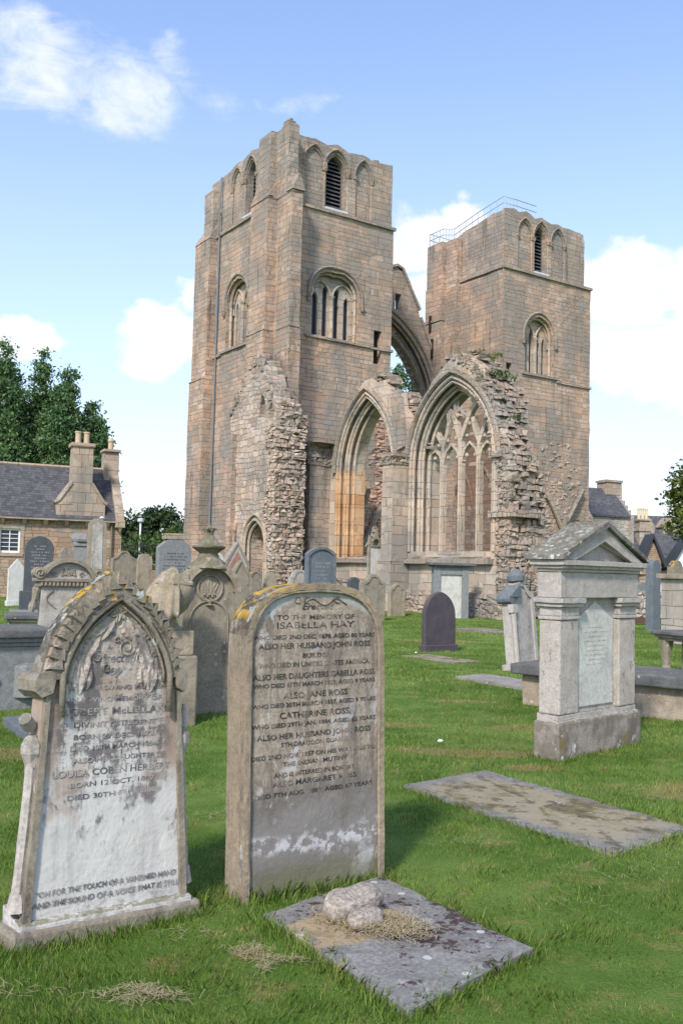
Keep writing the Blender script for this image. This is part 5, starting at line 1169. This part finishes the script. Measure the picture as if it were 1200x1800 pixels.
b = B(); b.box(-14, -.3, -.34, .02, 4.0, 4.07); b.build('eaves_course', M['skew'], CO)
b = B(); fr = B()
fr.poly([(-6.15, 2.25), (-5.15, 2.25), (-5.15, 3.5), (-6.15, 3.5)], .1, .2, 'xz', [[(-6.07+.44*i, 2.36+.215*j), (-5.67+.44*i, 2.36+.215*j), (-5.67+.44*i, 2.545+.215*j), (-6.07+.44*i, 2.545+.215*j)] for i in range(2) for j in range(5)])
b.bm.free(); f_ = fr.build('window', M['white'], CO); b = B(); b.box(-6.12, -5.18, .16, .175, 2.28, 3.47); b.build('pane', M['glass'], f_)
b = B(); b.box(-6.35, -4.95, -.03, .02, 3.5, 3.72); b.box(-6.35, -6.15, -.03, .02, 2.2, 3.5); b.box(-5.15, -4.95, -.03, .02, 2.2, 3.5); b.box(-6.3, -5.0, -.07, .02, 2.08, 2.2); b.build('window_surround', M['skew'], CO)
CH = None
b = B(); b.poly([(-3.45, 3.95), (-.95, 3.95), (-.95, 5.0), (-1.05, 5.05), (-1.65, 6.0), (-1.68, 8.0), (-2.72, 8.0), (-2.75, 6.0), (-3.35, 5.05), (-3.45, 5.0)], -.12, .75, 'xz'); b.rough(.8, .01); CH = b.build('chimney', M['skew'], CO)
b = B(); b.box(-2.82, -1.58, -.22, .85, 7.95, 8.15); stroke(b, [(-3.55, 4.95), (-3.35, 5.1), (-2.72, 6.05)], .14, -.2, .8, 'xz'); stroke(b, [(-1.68, 6.05), (-1.05, 5.1), (-.85, 4.95)], .14, -.2, .8, 'xz'); b.build('coping', M['skew'], CH, bevel=.02)
for x in (-2.42, -1.98): b = B(); b.lathe([(.15, 8.15), (.15, 8.7), (.18, 8.72), (.18, 8.8), (.12, 8.8)], x, .3, 12); b.build('chimney_pot', M['pot'], CH)
b = B(); b.poly([(1.6, 6.2), (2.6, 6.2), (2.5, 8.0), (1.7, 8.0)], -.75, .05, 'yz'); b.box(-.82, .12, 1.55, 2.65, 8.0, 8.15); CH = b.build('chimney', M['skew'], CO, bevel=.02)
b = B(); b.lathe([(.15, 8.15), (.14, 8.6), (.18, 8.62), (.18, 8.7), (.1, 8.85)], -.35, 2.1, 12); b.build('chimney_pot', M['pot'], CH)
b = B(); b.tube([(-.55, -.12, .1), (-.55, -.12, 3.9)], .06, 6); b.build('drainpipe', M['finial'], CO)
b = B(); b.slope(-3.75, -3.45, -.1, .5, 4.2, 4.3, 4.75); b.slope(-.95, -.7, -.1, .5, 4.2, 4.3, 4.7); b.build('lead_flashing', M['lead'], CO)

# ------------------------------------------------------------------ houses on the right
HO = empty('crow_stepped_house', (25.1, 80, 0), R(20), 0, 0, 'tall rubble stone house with crow stepped gable and slate roof', 'house')
b = B(); b.poly([(-11, -.3), (0, -.3), (0, 7.0), (-11, 7.0)], 0, .5, 'xz', [[(-6.1, 5.7), (-5.7, 5.7), (-5.7, 6.5), (-6.1, 6.5)]])
st = [(.5, -.3), (5, -.3), (5, 7.0)]+[q_ for i in range(6) for q_ in ((5-.42*i, 7.15+.45*i), (5-.42*(i+1), 7.15+.45*i))]+[q_ for i in range(6, 0, -1) for q_ in ((.0+.42*i, 7.15+.45*(i-1)), (.0+.42*(i-1), 7.15+.45*(i-1)))]+[(0.0, 6.8), (.5, 6.8)]
b.poly(st, -.5, .05, 'yz'); b.box(-11, -.5, 4.5, 5, -.3, 7.0); b.rough(1.1, .02); b.build('wall', M['houserub'], HO)
b = B(); b.hexa([Vector(p_) for p_ in ((-11, -.2, 6.9), (-11, -.2, 7.05), (-11, 2.5, 9.45), (-11, 2.5, 9.6), (-.45, -.2, 6.9), (-.45, -.2, 7.05), (-.45, 2.5, 9.45), (-.45, 2.5, 9.6))]); b.hexa([Vector(p_) for p_ in ((-11, 5.2, 6.9), (-11, 5.2, 7.05), (-11, 2.5, 9.45), (-11, 2.5, 9.6), (-.45, 5.2, 6.9), (-.45, 5.2, 7.05), (-.45, 2.5, 9.45), (-.45, 2.5, 9.6))]); b.build('roof', M['slate'], HO)
b = B(); b.box(-1.5, .1, 1.8, 3.2, 9.0, 10.1); b.box(-1.6, .2, 1.7, 3.3, 10.1, 10.3); b.rough(.6, .04); b.build('chimney', M['skew'], HO)
pane(HO, 'xz', -6.15, -5.65, 5.65, 6.55, .2, M['glass'])
b = B(); b.tube([(-.35, -.1, .2), (-.35, -.1, 6.8)], .08, 6); b.build('drainpipe', M['skew'], HO)
WH = empty('white_house', (34.0, 110, 0), R(8), 0, 0, 'long white rendered house with slate roof and stone dormers', 'house')
b = B(); b.box(-6, 26, 0, 8, -.3, 6.7); b.build('wall', M['render'], WH)
b = B(); b.poly([(-.4, 6.6), (8.4, 6.6), (4, 9.5)], -6.2, 26, 'yz'); b.build('roof', M['slate'], WH)
for x in (2.3, 5.0):
    b = B(); b.poly([(x-.8, 6.2), (x+.8, 6.2), (x+.8, 7.9), (x+.95, 7.9), (x, 9.1), (x-.95, 7.9), (x-.8, 7.9)], -.15, 2.0, 'xz', [[(x-.4, 6.4), (x+.4, 6.4), (x+.4, 7.7), (x-.4, 7.7)]]); d_ = b.build('dormer', M['skew'], WH); pane(d_, 'xz', x-.45, x+.45, 6.3, 7.8, .1, M['glass'])
LO = empty('gabled_lodge', (28.3, 85, 0), R(10), 0, 0, 'low lodge with dark bargeboards, white gable and cream chimney pots', 'lodge')
b = B(); b.box(-1.0, 12, 1.0, 7, -.3, 3.4); b.build('wall', M['render'], LO)
b = B(); b.poly([(-.85, -.3), (.95, -.3), (.95, 3.6), (.05, 5.3), (-.85, 3.6)], .0, 1.2, 'xz', [ogive(-.3, .4, 1.0, 2.2, 2.9, 5)]); b.build('porch_gable', M['cott'], LO)
b = B(); b.poly([(1.9, -.3), (5.2, -.3), (5.2, 2.8), (3.55, 5.1), (1.9, 2.8)], .2, 1.2, 'xz'); b.build('white_gable', M['render'], LO)
b = B(); stroke(b, [(-1.2, 2.9), (.05, 5.65), (1.3, 2.9)], .34, -.35, 1.3, 'xz'); stroke(b, [(1.4, 2.3), (3.55, 5.5), (5.7, 2.3)], .3, -.15, 1.3, 'xz'); b.build('bargeboard', M['iron'], LO)
b = B(); b.poly([(.8, 3.2), (7.3, 3.2), (4, 6.1)], -1.4, 12.4, 'yz'); b.build('roof', M['slate'], LO)
b = B(); b.box(.2, 1.3, 2.6, 3.6, 3.5, 6.2); b.box(.1, 1.4, 2.5, 3.7, 6.2, 6.5); b.box(.25, 1.25, 2.65, 3.55, 6.5, 7.2); b.box(.1, 1.4, 2.5, 3.7, 7.2, 7.35); CH = b.build('chimney', M['skew'], LO)
for x in (.38, .75, 1.12): b = B(); b.lathe([(.15, 7.35), (.14, 8.2), (.17, 8.25), (.16, 8.4)], x, 3.1, 8); b.build('chimney_pot', M['potc'], CH)
b = B(); b.box(-9, 10, 0, .5, -.3, 1.2); o = b.build('boundary_wall', M['houserub'], None); o.location = (28, 76, 0); o.rotation_euler.z = R(12); tag(o, 'low rubble boundary wall before the lodge', 'wall')
b = B(); b.box(-6, 8, 0, .12, 1.7, 2.35); b.box(-6, 8, .02, .1, -.1, .3); o = b.build('dark_fence', M['brown'], None); o.location = (26.0, 73, 0); o.rotation_euler.z = R(12); tag(o, 'dark brown fence rail in front of the lodge', 'fence')
b = B(); b.box(-6, 8, 0, .12, .3, 1.68); o = b.build('white_board_fence', M['white'], None); o.location = (26.0, 73.4, 0); o.rotation_euler.z = R(12); tag(o, 'white board fence below the dark rail by the lodge', 'fence')

# ------------------------------------------------------------------ fence, posts
IF = empty('iron_railings', (-14.2, 60, 0), R(20), 0, 0, 'black iron railings between the cottage and the ruin', 'railings')
b = B(); b.box(-6, 6, -.2, .2, -.1, 1.5); b.build('kerb_wall', M['cott'], IF)
b = B()
for i in range(70): x = -6+12*i/69; b.tube([(x, 0, 1.5), (x, 0, 3.15), (x, 0, 3.3)], [.018, .018, .004], 4)
for z in (1.65, 3.0): b.box(-6, 6, -.02, .02, z, z+.05)
b.build('railing_panel', M['iron'], IF)
for x, y, h in ((-15.05, 70, 5.0), (-14.9, 78, 4.6)):
    o = empty('lamp_post', (x, y, 0), 0, 0, 0, 'white lamp post in front of the bushes, nearer the cottage' if h > 4.8 else 'thinner pale lamp post right of the white one by the bushes', 'lamp post', 'lamp posts by the bushes')
    b = B(); b.tube([(0, 0, 0), (0, 0, h)], .075 if h > 4.8 else .05, 8); b.build('pole', M['white'], o); b = B(); b.lathe([(.1, h), (.25, h+.08), (.24, h+.3), (.05, h+.36)], 0, 0, 8); b.build('lamp_head', M['lead'], o)
# ------------------------------------------------------------------ trees
def foliage(name, dark, light, seed=0.0):
    m, g = new_mat(name); co = g.n('ShaderNodeTexCoord', 3); geo = g.n('ShaderNodeNewGeometry', 8)
    n = g.noise(co, .55, 3, .6)
    c = g.mix(g.step(n, .3, .7), dark, light)
    c = g.mix(1.0, c, g.mix(geo, (.6, .62, .6), (1.45, 1.4, 1.3)), 'MULTIPLY')
    d = g.n('ShaderNodeBsdfPrincipled', 0, {'Base Color': c, 'Roughness': .55, 'Specular IOR Level': .35})
    t = g.n('ShaderNodeBsdfTranslucent', 0, {'Color': g.mix(1.0, c, (1.1, 1.3, .6), 'MULTIPLY')})
    mx = g.n('ShaderNodeMixShader', 0, {0: .28, 1: d, 2: t})
    o = m.node_tree.nodes.new('ShaderNodeOutputMaterial'); m.node_tree.links.new(mx.k, o.inputs[0]); return m
M['leaf'] = foliage('green poplar leaves', (.07, .14, .058), (.14, .225, .10))
M['leafd'] = foliage('dark green leaves', (.022, .045, .018), (.045, .08, .028))
M['leafy'] = foliage('yellow green leaves', (.045, .075, .018), (.12, .15, .03))
M['shrub'] = foliage('shrub leaves', (.06, .10, .028), (.10, .155, .045))
def raw_mesh(name, verts, faces_n, mat, parent=None):
    """verts (N,3), consecutive groups of faces_n vertices make one face"""
    N = len(verts); me = bpy.data.meshes.new(name); me.vertices.add(N); me.vertices.foreach_set('co', verts.astype(np.float32).ravel())
    me.loops.add(N); me.loops.foreach_set('vertex_index', np.arange(N, dtype=np.int32)); nf = N//faces_n
    me.polygons.add(nf); me.polygons.foreach_set('loop_start', np.arange(0, N, faces_n, dtype=np.int32)); me.polygons.foreach_set('loop_total', np.full(nf, faces_n, dtype=np.int32))
    me.update(calc_edges=True); me.validate(); o = bpy.data.objects.new(name, me); C.objects.link(o); me.materials.append(mat)
    if parent: o.parent = parent
    return o
def crown(parent, ells, clumps, per, size, spread, mat, seed):
    rg = np.random.default_rng(seed); P = []
    vol = np.array([e[3]*e[4]*e[5] for e in ells])**.66; vol = vol/vol.sum()
    for e, k in zip(ells, vol):
        n = max(3, int(clumps*k)); d = rg.normal(size=(n, 3)); d /= np.linalg.norm(d, axis=1)[:, None]
        r = rg.uniform(.35, 1.0, n)**.45
        P.append(np.array(e[:3])+d*r[:, None]*np.array(e[3:]))
    P = np.concatenate(P); cs = rg.uniform(.6, 1.35, len(P))*spread
    ctr = np.repeat(P, per, axis=0)+rg.normal(size=(len(P)*per, 3))*np.repeat(cs, per)[:, None]*np.array([.55, .55, .42])
    n = len(ctr); a = rg.normal(size=(n, 3)); a /= np.linalg.norm(a, axis=1)[:, None]; b_ = np.cross(a, rg.normal(size=(n, 3))); b_ /= np.linalg.norm(b_, axis=1)[:, None]
    s = size*rg.uniform(.6, 1.4, n)[:, None]
    V = np.stack([ctr-a*s, ctr+b_*s*.55, ctr+a*s, ctr-b_*s*.55], axis=1).reshape(-1, 3)
    return raw_mesh('crown', V, 4, mat, parent)
def tree(label, loc, h, ells, clumps, per, size, spread, mat, seed, trunk=.35, group=None, name='tree', first=.12):
    o = empty(name, (loc[0], loc[1], 0), 0, 0, 0, label, 'tree', group); q = random.Random(seed)
    b = B(); b.tube([(0, 0, -.2), (q.uniform(-.1, .1), 0, h*.25), (q.uniform(-.2, .2), q.uniform(-.2, .2), h*.55), (q.uniform(-.3, .3), 0, h*.9)], [trunk*1.25, trunk, trunk*.6, trunk*.12], 9)
    for e in ells:
        for k in range(2):
            z0 = max(h*first, min(h*.75, e[2]-e[5]*.6)); a = q.uniform(0, 6.3)
            b.tube([(0, 0, z0), ((e[0])*.5+.2*math.cos(a), e[1]*.5, z0+(e[2]-z0)*.5+.2), (e[0]+e[3]*.45*math.cos(a), e[1]+e[4]*.45*math.sin(a), e[2]+e[5]*.3)], [trunk*.4, trunk*.28, trunk*.06], 6)
    b.build('trunk', M['bark'], o)
    crown(o, ells, clumps, per, size, spread, M[mat], seed); return o
def poplar(h, r, seed):
    q = random.Random(seed); out = []; z = h*.12; n = 9
    for i in range(n):
        t = i/(n-1); k = r*(1.15-.95*t**1.5)*q.uniform(.85, 1.1)
        out.append((q.uniform(-.5, .5)*r*.4, q.uniform(-.5, .5)*r*.4, h*(.2+.74*t), k, k, h*.10))
    for i in range(4): a = q.uniform(0, 6.3); out.append((r*.7*math.cos(a), r*.7*math.sin(a), h*q.uniform(.35, .75), r*.42, r*.42, h*.12))
    return out
for i, (x, y, h, r, lab) in enumerate(((-34.2, 85, 21.5, 2.9, 'leftmost poplar behind the cottage, cut by the picture edge'), (-30.6, 84, 22.4, 2.5, 'tallest poplar behind the cottage roof'), (-27.6, 86, 21.6, 2.5, 'poplar behind the cottage, right of the tallest one'), (-25.2, 84, 20.0, 2.3, 'poplar behind the cottage, third from the right end of the row'.replace('third', 'second')), (-23.2, 86, 17.0, 1.9, 'lowest and rightmost poplar, just left of the gable chimney'))):
    h *= .96; tree(lab, (x, y), h, poplar(h, r*1.25, 30+i), 900, 62, .155, .6, 'leaf', 30+i, .4, 'poplars behind the cottage', 'poplar_tree')
tree('dark rounded tree between the cottage and the ruin', (-18.0, 82), 7.4, [(0, 0, 4.4, 2.4, 2.2, 2.0), (1.1, 0, 5.2, 1.4, 1.4, 1.2), (-1.2, 0, 4.0, 1.6, 1.4, 1.6)], 120, 40, .17, .6, 'leafd', 50, .22, 'bushy trees left of the ruin')
tree('taller dark bushy tree close to the ruin', (-15.6, 83), 7.6, [(0, 0, 4.6, 2.4, 2.2, 2.3), (1.3, 0, 4.6, 1.4, 1.4, 1.5), (-.8, 0, 5.6, 1.4, 1.4, 1.3)], 130, 40, .17, .6, 'leafd', 51, .22, 'bushy trees left of the ruin')
tree('dark bushy tree behind the cottage gable', (-20.6, 84), 6.8, [(0, 0, 3.9, 2.0, 2.0, 2.2), (.9, 0, 4.6, 1.1, 1.1, 1.2)], 90, 40, .17, .6, 'leafd', 52, .22, 'bushy trees left of the ruin')
for i, (x, y, h, r, lab) in enumerate(((-17.5, 68, 3.9, 2.4, 'light green shrub behind the railings near the cottage'), (-14.2, 70, 4.4, 2.2, 'light green shrub behind the railings near the tower'), (-20.5, 70, 3.6, 2.4, 'light green shrub behind the cottage end'), (-12.0, 69, 5.0, 1.8, 'tall light green shrub touching the tower edge'))):
    o = empty('shrub', (x, y, 0), 0, 0, 0, lab, 'shrub', 'shrubs behind the railings')
    b = B()
    for k in range(5): b.tube([(0, 0, -.1), (rnd.uniform(-.8, .8), rnd.uniform(-.8, .8), h*.7)], [.06, .015], 5)
    b.build('stems', M['bark'], o); crown(o, [(0, 0, h*.5, r, r, h*.48), (r*.5, 0, h*.62, r*.5, r*.5, h*.3)], 90, 36, .13, .5, M['shrub'], 60+i)
for i, (x, y, h, r, lab) in enumerate(((5.5, 96, 24.6, 2.5, 'poplar seen low through the empty great window, beside the near tower'), (7.0, 98, 24.4, 2.2, 'poplar seen through the middle of the empty great window'), (9.9, 95, 20.5, 2.2, 'poplar seen at the right of the empty great window'))):
    tree(lab, (x, y), h, poplar(h, r*1.2, 70+i), 480, 56, .18, .62, 'leaf', 70+i, .4, 'poplars behind the great window', 'poplar_tree')
tree('leafy yellow green tree leaning in at the right edge', (24.0, 60), 10.5, [(0, 0, 6.6, 2.7, 2.6, 2.6), (-1.3, 0, 5.4, 1.6, 1.6, 1.3), (-1.2, -.5, 8.0, 1.5, 1.5, 1.3), (-1.9, 0, 6.8, 1.0, 1.2, .8), (.5, 0, 9.0, 1.8, 1.8, 1.3)], 230, 44, .14, .55, 'leafy', 80, .3)

# plants growing on the broken wall heads
def tufts(parent, pts, per, size, spread, mat, seed):
    rg_ = np.random.default_rng(seed); P = np.repeat(np.array(pts, float), per, 0); P = P+rg_.normal(size=P.shape)*spread*np.array([1, 1, .5]); n = len(P)
    a = rg_.normal(size=(n, 3)); a[:, 2] = abs(a[:, 2])+.3; a /= np.linalg.norm(a, axis=1)[:, None]; b_ = np.cross(a, rg_.normal(size=(n, 3))); b_ /= np.linalg.norm(b_, axis=1)[:, None]; s_ = size*rg_.uniform(.5, 1.4, n)[:, None]
    return raw_mesh('wall_plants', np.stack([P-a*s_, P+b_*s_*.4, P+a*s_, P-b_*s_*.4], 1).reshape(-1, 3), 4, mat, parent)
q = random.Random(9)
tag(tufts(AW, [(q.uniform(2.4, 3.8), v_, z_+q.uniform(-.1, .15)) for v_, z_ in [(-11.9+q.uniform(-.5, .3), 10.85) for i in range(8)]+[(-13.0+q.uniform(-.4, .4), 9.9) for i in range(10)]+[(-13.8+q.uniform(-.3, .3), 8.0) for i in range(7)]+[(-4.9+q.uniform(-.9, .9), 10.8) for i in range(6)]+[(-14.4, 6.2) for i in range(5)]], 45, .07, .13, M['shrub'], 4), kind='stuff')
tag(tufts(PORCH, [(q.uniform(-1.2, -.4), q.uniform(-1.6, 2.2), q.uniform(9.8, 10.4)) for i in range(4)]+[(q.uniform(.05, .5), -1.1, q.uniform(10, 13)) for i in range(7)], 40, .06, .13, M['shrub'], 5), kind='stuff')
# ------------------------------------------------------------------ ground and grass
STRAW = [(1.2, 8.95, .75, .22), (2.9, 7.6, .55, .35), (-.35, 4.2, .10, .06), (-2.9, 8.4, .5, .35), (-1.25, 11.1, .4, .15), (1.75, 8.4, .3, .15), (4.6, 28.6, 1.6, .8), (.05, 4.05, .07, .03), (2.2, 10.4, .6, .2), (.6, 10.5, .5, .2), (2.6, 24.0, 1.2, .5), (1.7, 12.5, .5, .2)]
def grass_col(g, co, blade):
    x, y, z = g.sep(co)
    n = g.noise(co, .55, 4, .6); n2 = g.noise(co, 2.4, 5, .65); n3 = g.noise(g.scalev(co, (1, 1, .2)), 7.0, 4, .7)
    c = g.mix(g.step(n+(n2-.5)*.5, .34, .66), (.095, .175, .026), (.18, .27, .06))
    c = g.mix(g.step(n3, .50, .72)*.55, c, (.15, .19, .045))
    tot = None
    for a, b_, ra, rb in STRAW:
        q_ = g.m('POWER', (x-a)/ra, 2.0)+g.m('POWER', (y-b_)/rb, 2.0)
        tot = q_ if tot is None else g.m('MINIMUM', tot, q_)
    st = g.step(tot+(n2-.5)*2.6+(n3-.5)*1.2, 1.25, .3)
    gen = g.step(n2+(n3-.5)*.5, .55, .72)*.6
    c = g.mix(g.m('MAXIMUM', st*.75, gen), c, (.30, .25, .10))
    return c
mg, g = new_mat('lawn soil and short grass'); co = g.n('ShaderNodeTexCoord', 3)
gc = grass_col(g, co, False); fn = g.noise(co, 60.0, 4, .7)
gc = g.mix(1.0, gc, g.mix(fn, (.45, .45, .45), (1.15, 1.15, 1.15)), 'MULTIPLY')
finish_mat(g, gc, .95, fn, .03, .8, .1)
mb, g = new_mat('grass blades'); co = g.n('ShaderNodeTexCoord', 3); isl = g.n('ShaderNodeNewGeometry', 8)
gc = grass_col(g, co, True); gc = g.mix(1.0, gc, g.mix(isl, (.5, .56, .5), (1.75, 1.6, 1.4)), 'MULTIPLY')
gc = g.mix(g.step(isl, .93, .95)*.8, gc, (.36, .30, .14))
d = g.n('ShaderNodeBsdfPrincipled', 0, {'Base Color': gc, 'Roughness': .6, 'Specular IOR Level': .25})
t = g.n('ShaderNodeBsdfTranslucent', 0, {'Color': gc}); mx = g.n('ShaderNodeMixShader', 0, {0: .3, 1: d, 2: t})
o = mb.node_tree.nodes.new('ShaderNodeOutputMaterial'); mb.node_tree.links.new(mx.k, o.inputs[0])
def gz(x, y):
    return .012*np.sin(x*1.7+y*.9)+.010*np.sin(x*.6-y*1.3+1)+.008*np.sin(x*3.1+y*2.7+2)+.03*np.sin(x*.21+.5)*np.sin(y*.17)
axp = np.concatenate([np.arange(0, 16, .25), 16*1.12**np.arange(0, 42)]); axx = np.concatenate([-axp[:0:-1], axp]); ayy = np.concatenate([-(16*1.3**np.arange(16, -1, -1)), np.arange(-15.75, 40, .25), 40*1.1**np.arange(0, 44)])
gx, gy = np.meshgrid(axx, ayy, indexing='ij'); far = np.clip(1-(np.hypot(gx, gy)-60)/40, 0, 1); gv = np.stack([gx, gy, gz(gx, gy)*far-.02*(1-far)], -1).reshape(-1, 3)
nx_, ny_ = len(axx), len(ayy); ii = (np.arange(nx_-1)[:, None]*ny_+np.arange(ny_-1)[None]).ravel(); fc = np.stack([ii, ii+ny_, ii+ny_+1, ii+1], 1)
me = bpy.data.meshes.new('ground'); me.from_pydata(gv.tolist(), [], fc.tolist()); me.polygons.foreach_set('use_smooth', np.ones(len(fc), dtype=bool)); me.materials.append(mg)
tag(link_ := bpy.data.objects.new('ground', me), kind='structure'); C.objects.link(link_)
SL = [[(-.33, 4.62), (.27, 5.24), (.90, 4.28), (.30, 3.66)], [(.54, 7.47), (1.29, 8.09), (2.42, 6.36), (1.67, 5.70)], [(1.91, 15.3), (2.45, 15.8), (3.6, 14.1), (3.0, 13.6)], [(1.28, 19.1), (1.85, 19.6), (2.75, 18.3), (2.2, 17.8)], [(-3.57, 10.1), (-2.9, 10.75), (-2.1, 9.3), (-2.75, 8.7)]]
def inside(x, y, poly, sh=.035):
    cx = sum(p[0] for p in poly)/4; cy = sum(p[1] for p in poly)/4; r = np.ones(len(x), bool)
    for (x0, y0), (x1, y1) in zip(poly, poly[1:]+poly[:1]):
        ex_, ey_ = x1-x0, y1-y0; L = math.hypot(ex_, ey_); s = (ex_*(y-y0)-ey_*(x-x0))/L; s0 = (ex_*(cy-y0)-ey_*(cx-x0))/L
        r &= (s*math.copysign(1, s0) > sh)
    return r
rg = np.random.default_rng(3)
def blades(x, y, h, wd, tilt=.5):
    n = len(x); a = rg.uniform(0, 2*np.pi, n); ln = 3.0*np.sin(x*2.3+1.7*np.sin(y*1.9))+2.2*np.sin(y*2.9+x*.7)+rg.normal(0, 1.2, n); lean = rg.uniform(.1, tilt+.1, n)*h
    z = gz(x, y)-.004; bx, by = np.cos(a)*wd/2, np.sin(a)*wd/2; lx, ly = np.cos(ln)*lean, np.sin(ln)*lean
    p0 = np.stack([x-bx, y-by, z], 1); p1 = np.stack([x+bx, y+by, z], 1)
    m0 = np.stack([x-bx*.75+lx*.35, y-by*.75+ly*.35, z+h*.55], 1); m1 = np.stack([x+bx*.75+lx*.35, y+by*.75+ly*.35, z+h*.55], 1); tp = np.stack([x+lx, y+ly, z+h], 1)
    return np.stack([p0, p1, m1, tp, m0], 1).reshape(-1, 3)
NB = 430000; u = rg.uniform(0, 1, NB); ylo, yhi = 3.1, 46.0
yy = ylo*(yhi/ylo)**u; xx = rg.uniform(-1, 1, NB)*(.40*yy+.25)
cl = np.sin(xx*5.1+3*np.sin(yy*3.3))*np.sin(yy*6.3+2*np.sin(xx*4.1)); keep = rg.uniform(0, 1, NB) < .72+.28*cl
for s in SL: keep &= ~inside(xx, yy, s, .03)
xx, yy, cl = xx[keep], yy[keep], cl[keep]
hh = (.025+.009*cl+.006*np.sin(xx*1.3+yy*.8))*rg.uniform(.55, 1.5, len(xx))*np.clip(.75+yy*.03, .8, 1.25); ww = np.clip(.0029*yy/5, .0026, .017)*rg.uniform(.7, 1.3, len(xx))
V = [blades(xx, yy, hh, ww, .8)]
def tuft(x0, y0, x1, y1, n, hmax, spread=.035):
    t = rg.uniform(0, 1, n); x = x0+(x1-x0)*t+rg.normal(0, spread, n); y = y0+(y1-y0)*t+rg.normal(0, spread, n)
    V.append(blades(x, y, rg.uniform(.35, 1, n)**1.3*hmax, np.full(n, .0042), .7))
for q_ in ((-.44, 4.82, .29, 5.28, 900, .10), (-1.42, 4.02, -.64, 4.66, 700, .075), (-.36, 4.60, .28, 3.62, 800, .08), (.30, 3.64, .92, 4.28, 600, .07), (.92, 4.3, .28, 5.26, 700, .07), (-.55, 5.0, -.44, 4.82, 300, .10), (.29, 5.3, .2, 5.5, 200, .08), (1.86, 8.86, 2.0, 8.58, 200, .07), (2.0, 8.58, 3.1, 9.62, 600, .07), (-1.45, 4.05, -1.6, 4.3, 300, .09), (-.62, 4.7, -.7, 4.9, 250, .09), (.54, 7.45, 1.67, 5.68, 700, .06), (1.67, 5.68, 2.42, 6.34, 400, .06), (1.3, 8.1, 2.4, 6.4, 500, .055), (2.4, 11.4, 4.0, 11.0, 500, .08), (-1.9, 11.0, -1.2, 11.2, 400, .09), (1.75, 20.3, 2.75, 21.1, 300, .09)): tuft(*q_)
V = np.concatenate(V); tag(raw_mesh('grass', V, 5, mb), kind='stuff')
# dry mown grass lying on the lawn in little heaps
hx, hy = [], []
for cx_, cy_, sx_, sy_, n in ((-.73, 3.78, .05, .025, 260), (-.80, 3.70, .08, .03, 160), (-.62, 3.74, .05, .02, 160), (-.36, 4.2, .05, .035, 220), (-.28, 4.06, .02, .05, 120), (-.18, 4.12, .09, .012, 160), (-.6, 4.4, .1, .05, 80), (-1.3, 3.7, .15, .05, 100), (.75, 5.9, .2, .06, 90), (1.5, 5.3, .2, .1, 120), (1.2, 4.9, .15, .1, 60), (1.3, 8.95, .5, .12, 300), (2.7, 7.5, .4, .2, 300), (-.75, 6.6, .12, .06, 160), (-1.25, 11.0, .3, .1, 200), (2.2, 5.7, .25, .1, 120)):
    n = n//2; hx.append(cx_+rg.normal(0, sx_, n)); hy.append(cy_+rg.normal(0, sy_, n))
x = np.concatenate(hx); y = np.concatenate(hy); n = len(x); a = rg.uniform(0, 6.28, n); L = rg.uniform(.02, .07, n); dx_, dy_ = np.cos(a)*L/2, np.sin(a)*L/2; z0 = gz(x, y)+rg.uniform(.012, .032, n); dz_ = rg.uniform(-.012, .012, n); wx, wy = -np.sin(a)*.001, np.cos(a)*.001
hay = np.stack([np.stack([x-dx_-wx, y-dy_-wy, z0], 1), np.stack([x-dx_+wx, y-dy_+wy, z0], 1), np.stack([x+dx_+wx, y+dy_+wy, z0+dz_], 1), np.stack([x+dx_-wx, y+dy_-wy, z0+dz_], 1)], 1).reshape(-1, 3)
# straw lying on the foreground slab
n = 5200; t = rg.normal(size=(n, 2))*np.array([.115, .07]); a0 = R(-25); x = .20+t[:, 0]*math.cos(a0)-t[:, 1]*math.sin(a0); y = 4.5+t[:, 0]*math.sin(a0)+t[:, 1]*math.cos(a0)
a = rg.uniform(0, 6.28, n); L = rg.uniform(.012, .04, n); dx_, dy_ = np.cos(a)*L/2, np.sin(a)*L/2; z0 = .060+rg.uniform(0, .022, n)*np.exp(-(t**2).sum(1)*20); dz_ = rg.uniform(-.006, .012, n)
wx, wy = -np.sin(a)*.0013, np.cos(a)*.0013
V = np.stack([np.stack([x-dx_-wx, y-dy_-wy, z0], 1), np.stack([x-dx_+wx, y-dy_+wy, z0], 1), np.stack([x+dx_+wx, y+dy_+wy, z0+dz_], 1), np.stack([x+dx_-wx, y+dy_-wy, z0+dz_], 1)], 1).reshape(-1, 3)
M['straw'] = plain('dry straw', (.36, .29, .17), .9, .35, 30)
tag(raw_mesh('dry_grass', hay, 4, M['straw']), 'wisps of dry mown grass scattered over the lawn', 'dry grass', kind='stuff')
tag(raw_mesh('straw', V, 4, M['straw']), 'loose dry straw round the broken stone on the foreground slab', 'straw', kind='stuff')
for x, y, lab in ((1.03, 9.35, 'single white feather on the grass near the long ledger slab'), (1.62, 19.6, 'small white scrap beside the dark purple headstone')):
    b = B(); N = 7
    L_ = [(.045*(i/N-.5), .012*math.sin(math.pi*(i+.6)/(N+1)), .045+.012*math.sin(i*.8)) for i in range(N+1)]
    b.poly([(p[0], p[1]) for p in L_]+[(p[0], -p[1]) for p in L_[::-1]], 0, .006, 'xy'); b.rough(.02, .003, 20)
    o = b.build('feather', M['white'], None); o.location = (x, y, .05); o.rotation_euler = (R(30), 0, R(50)); o.scale = (1.6, 1.6, 1.6); tag(o, lab, 'feather')
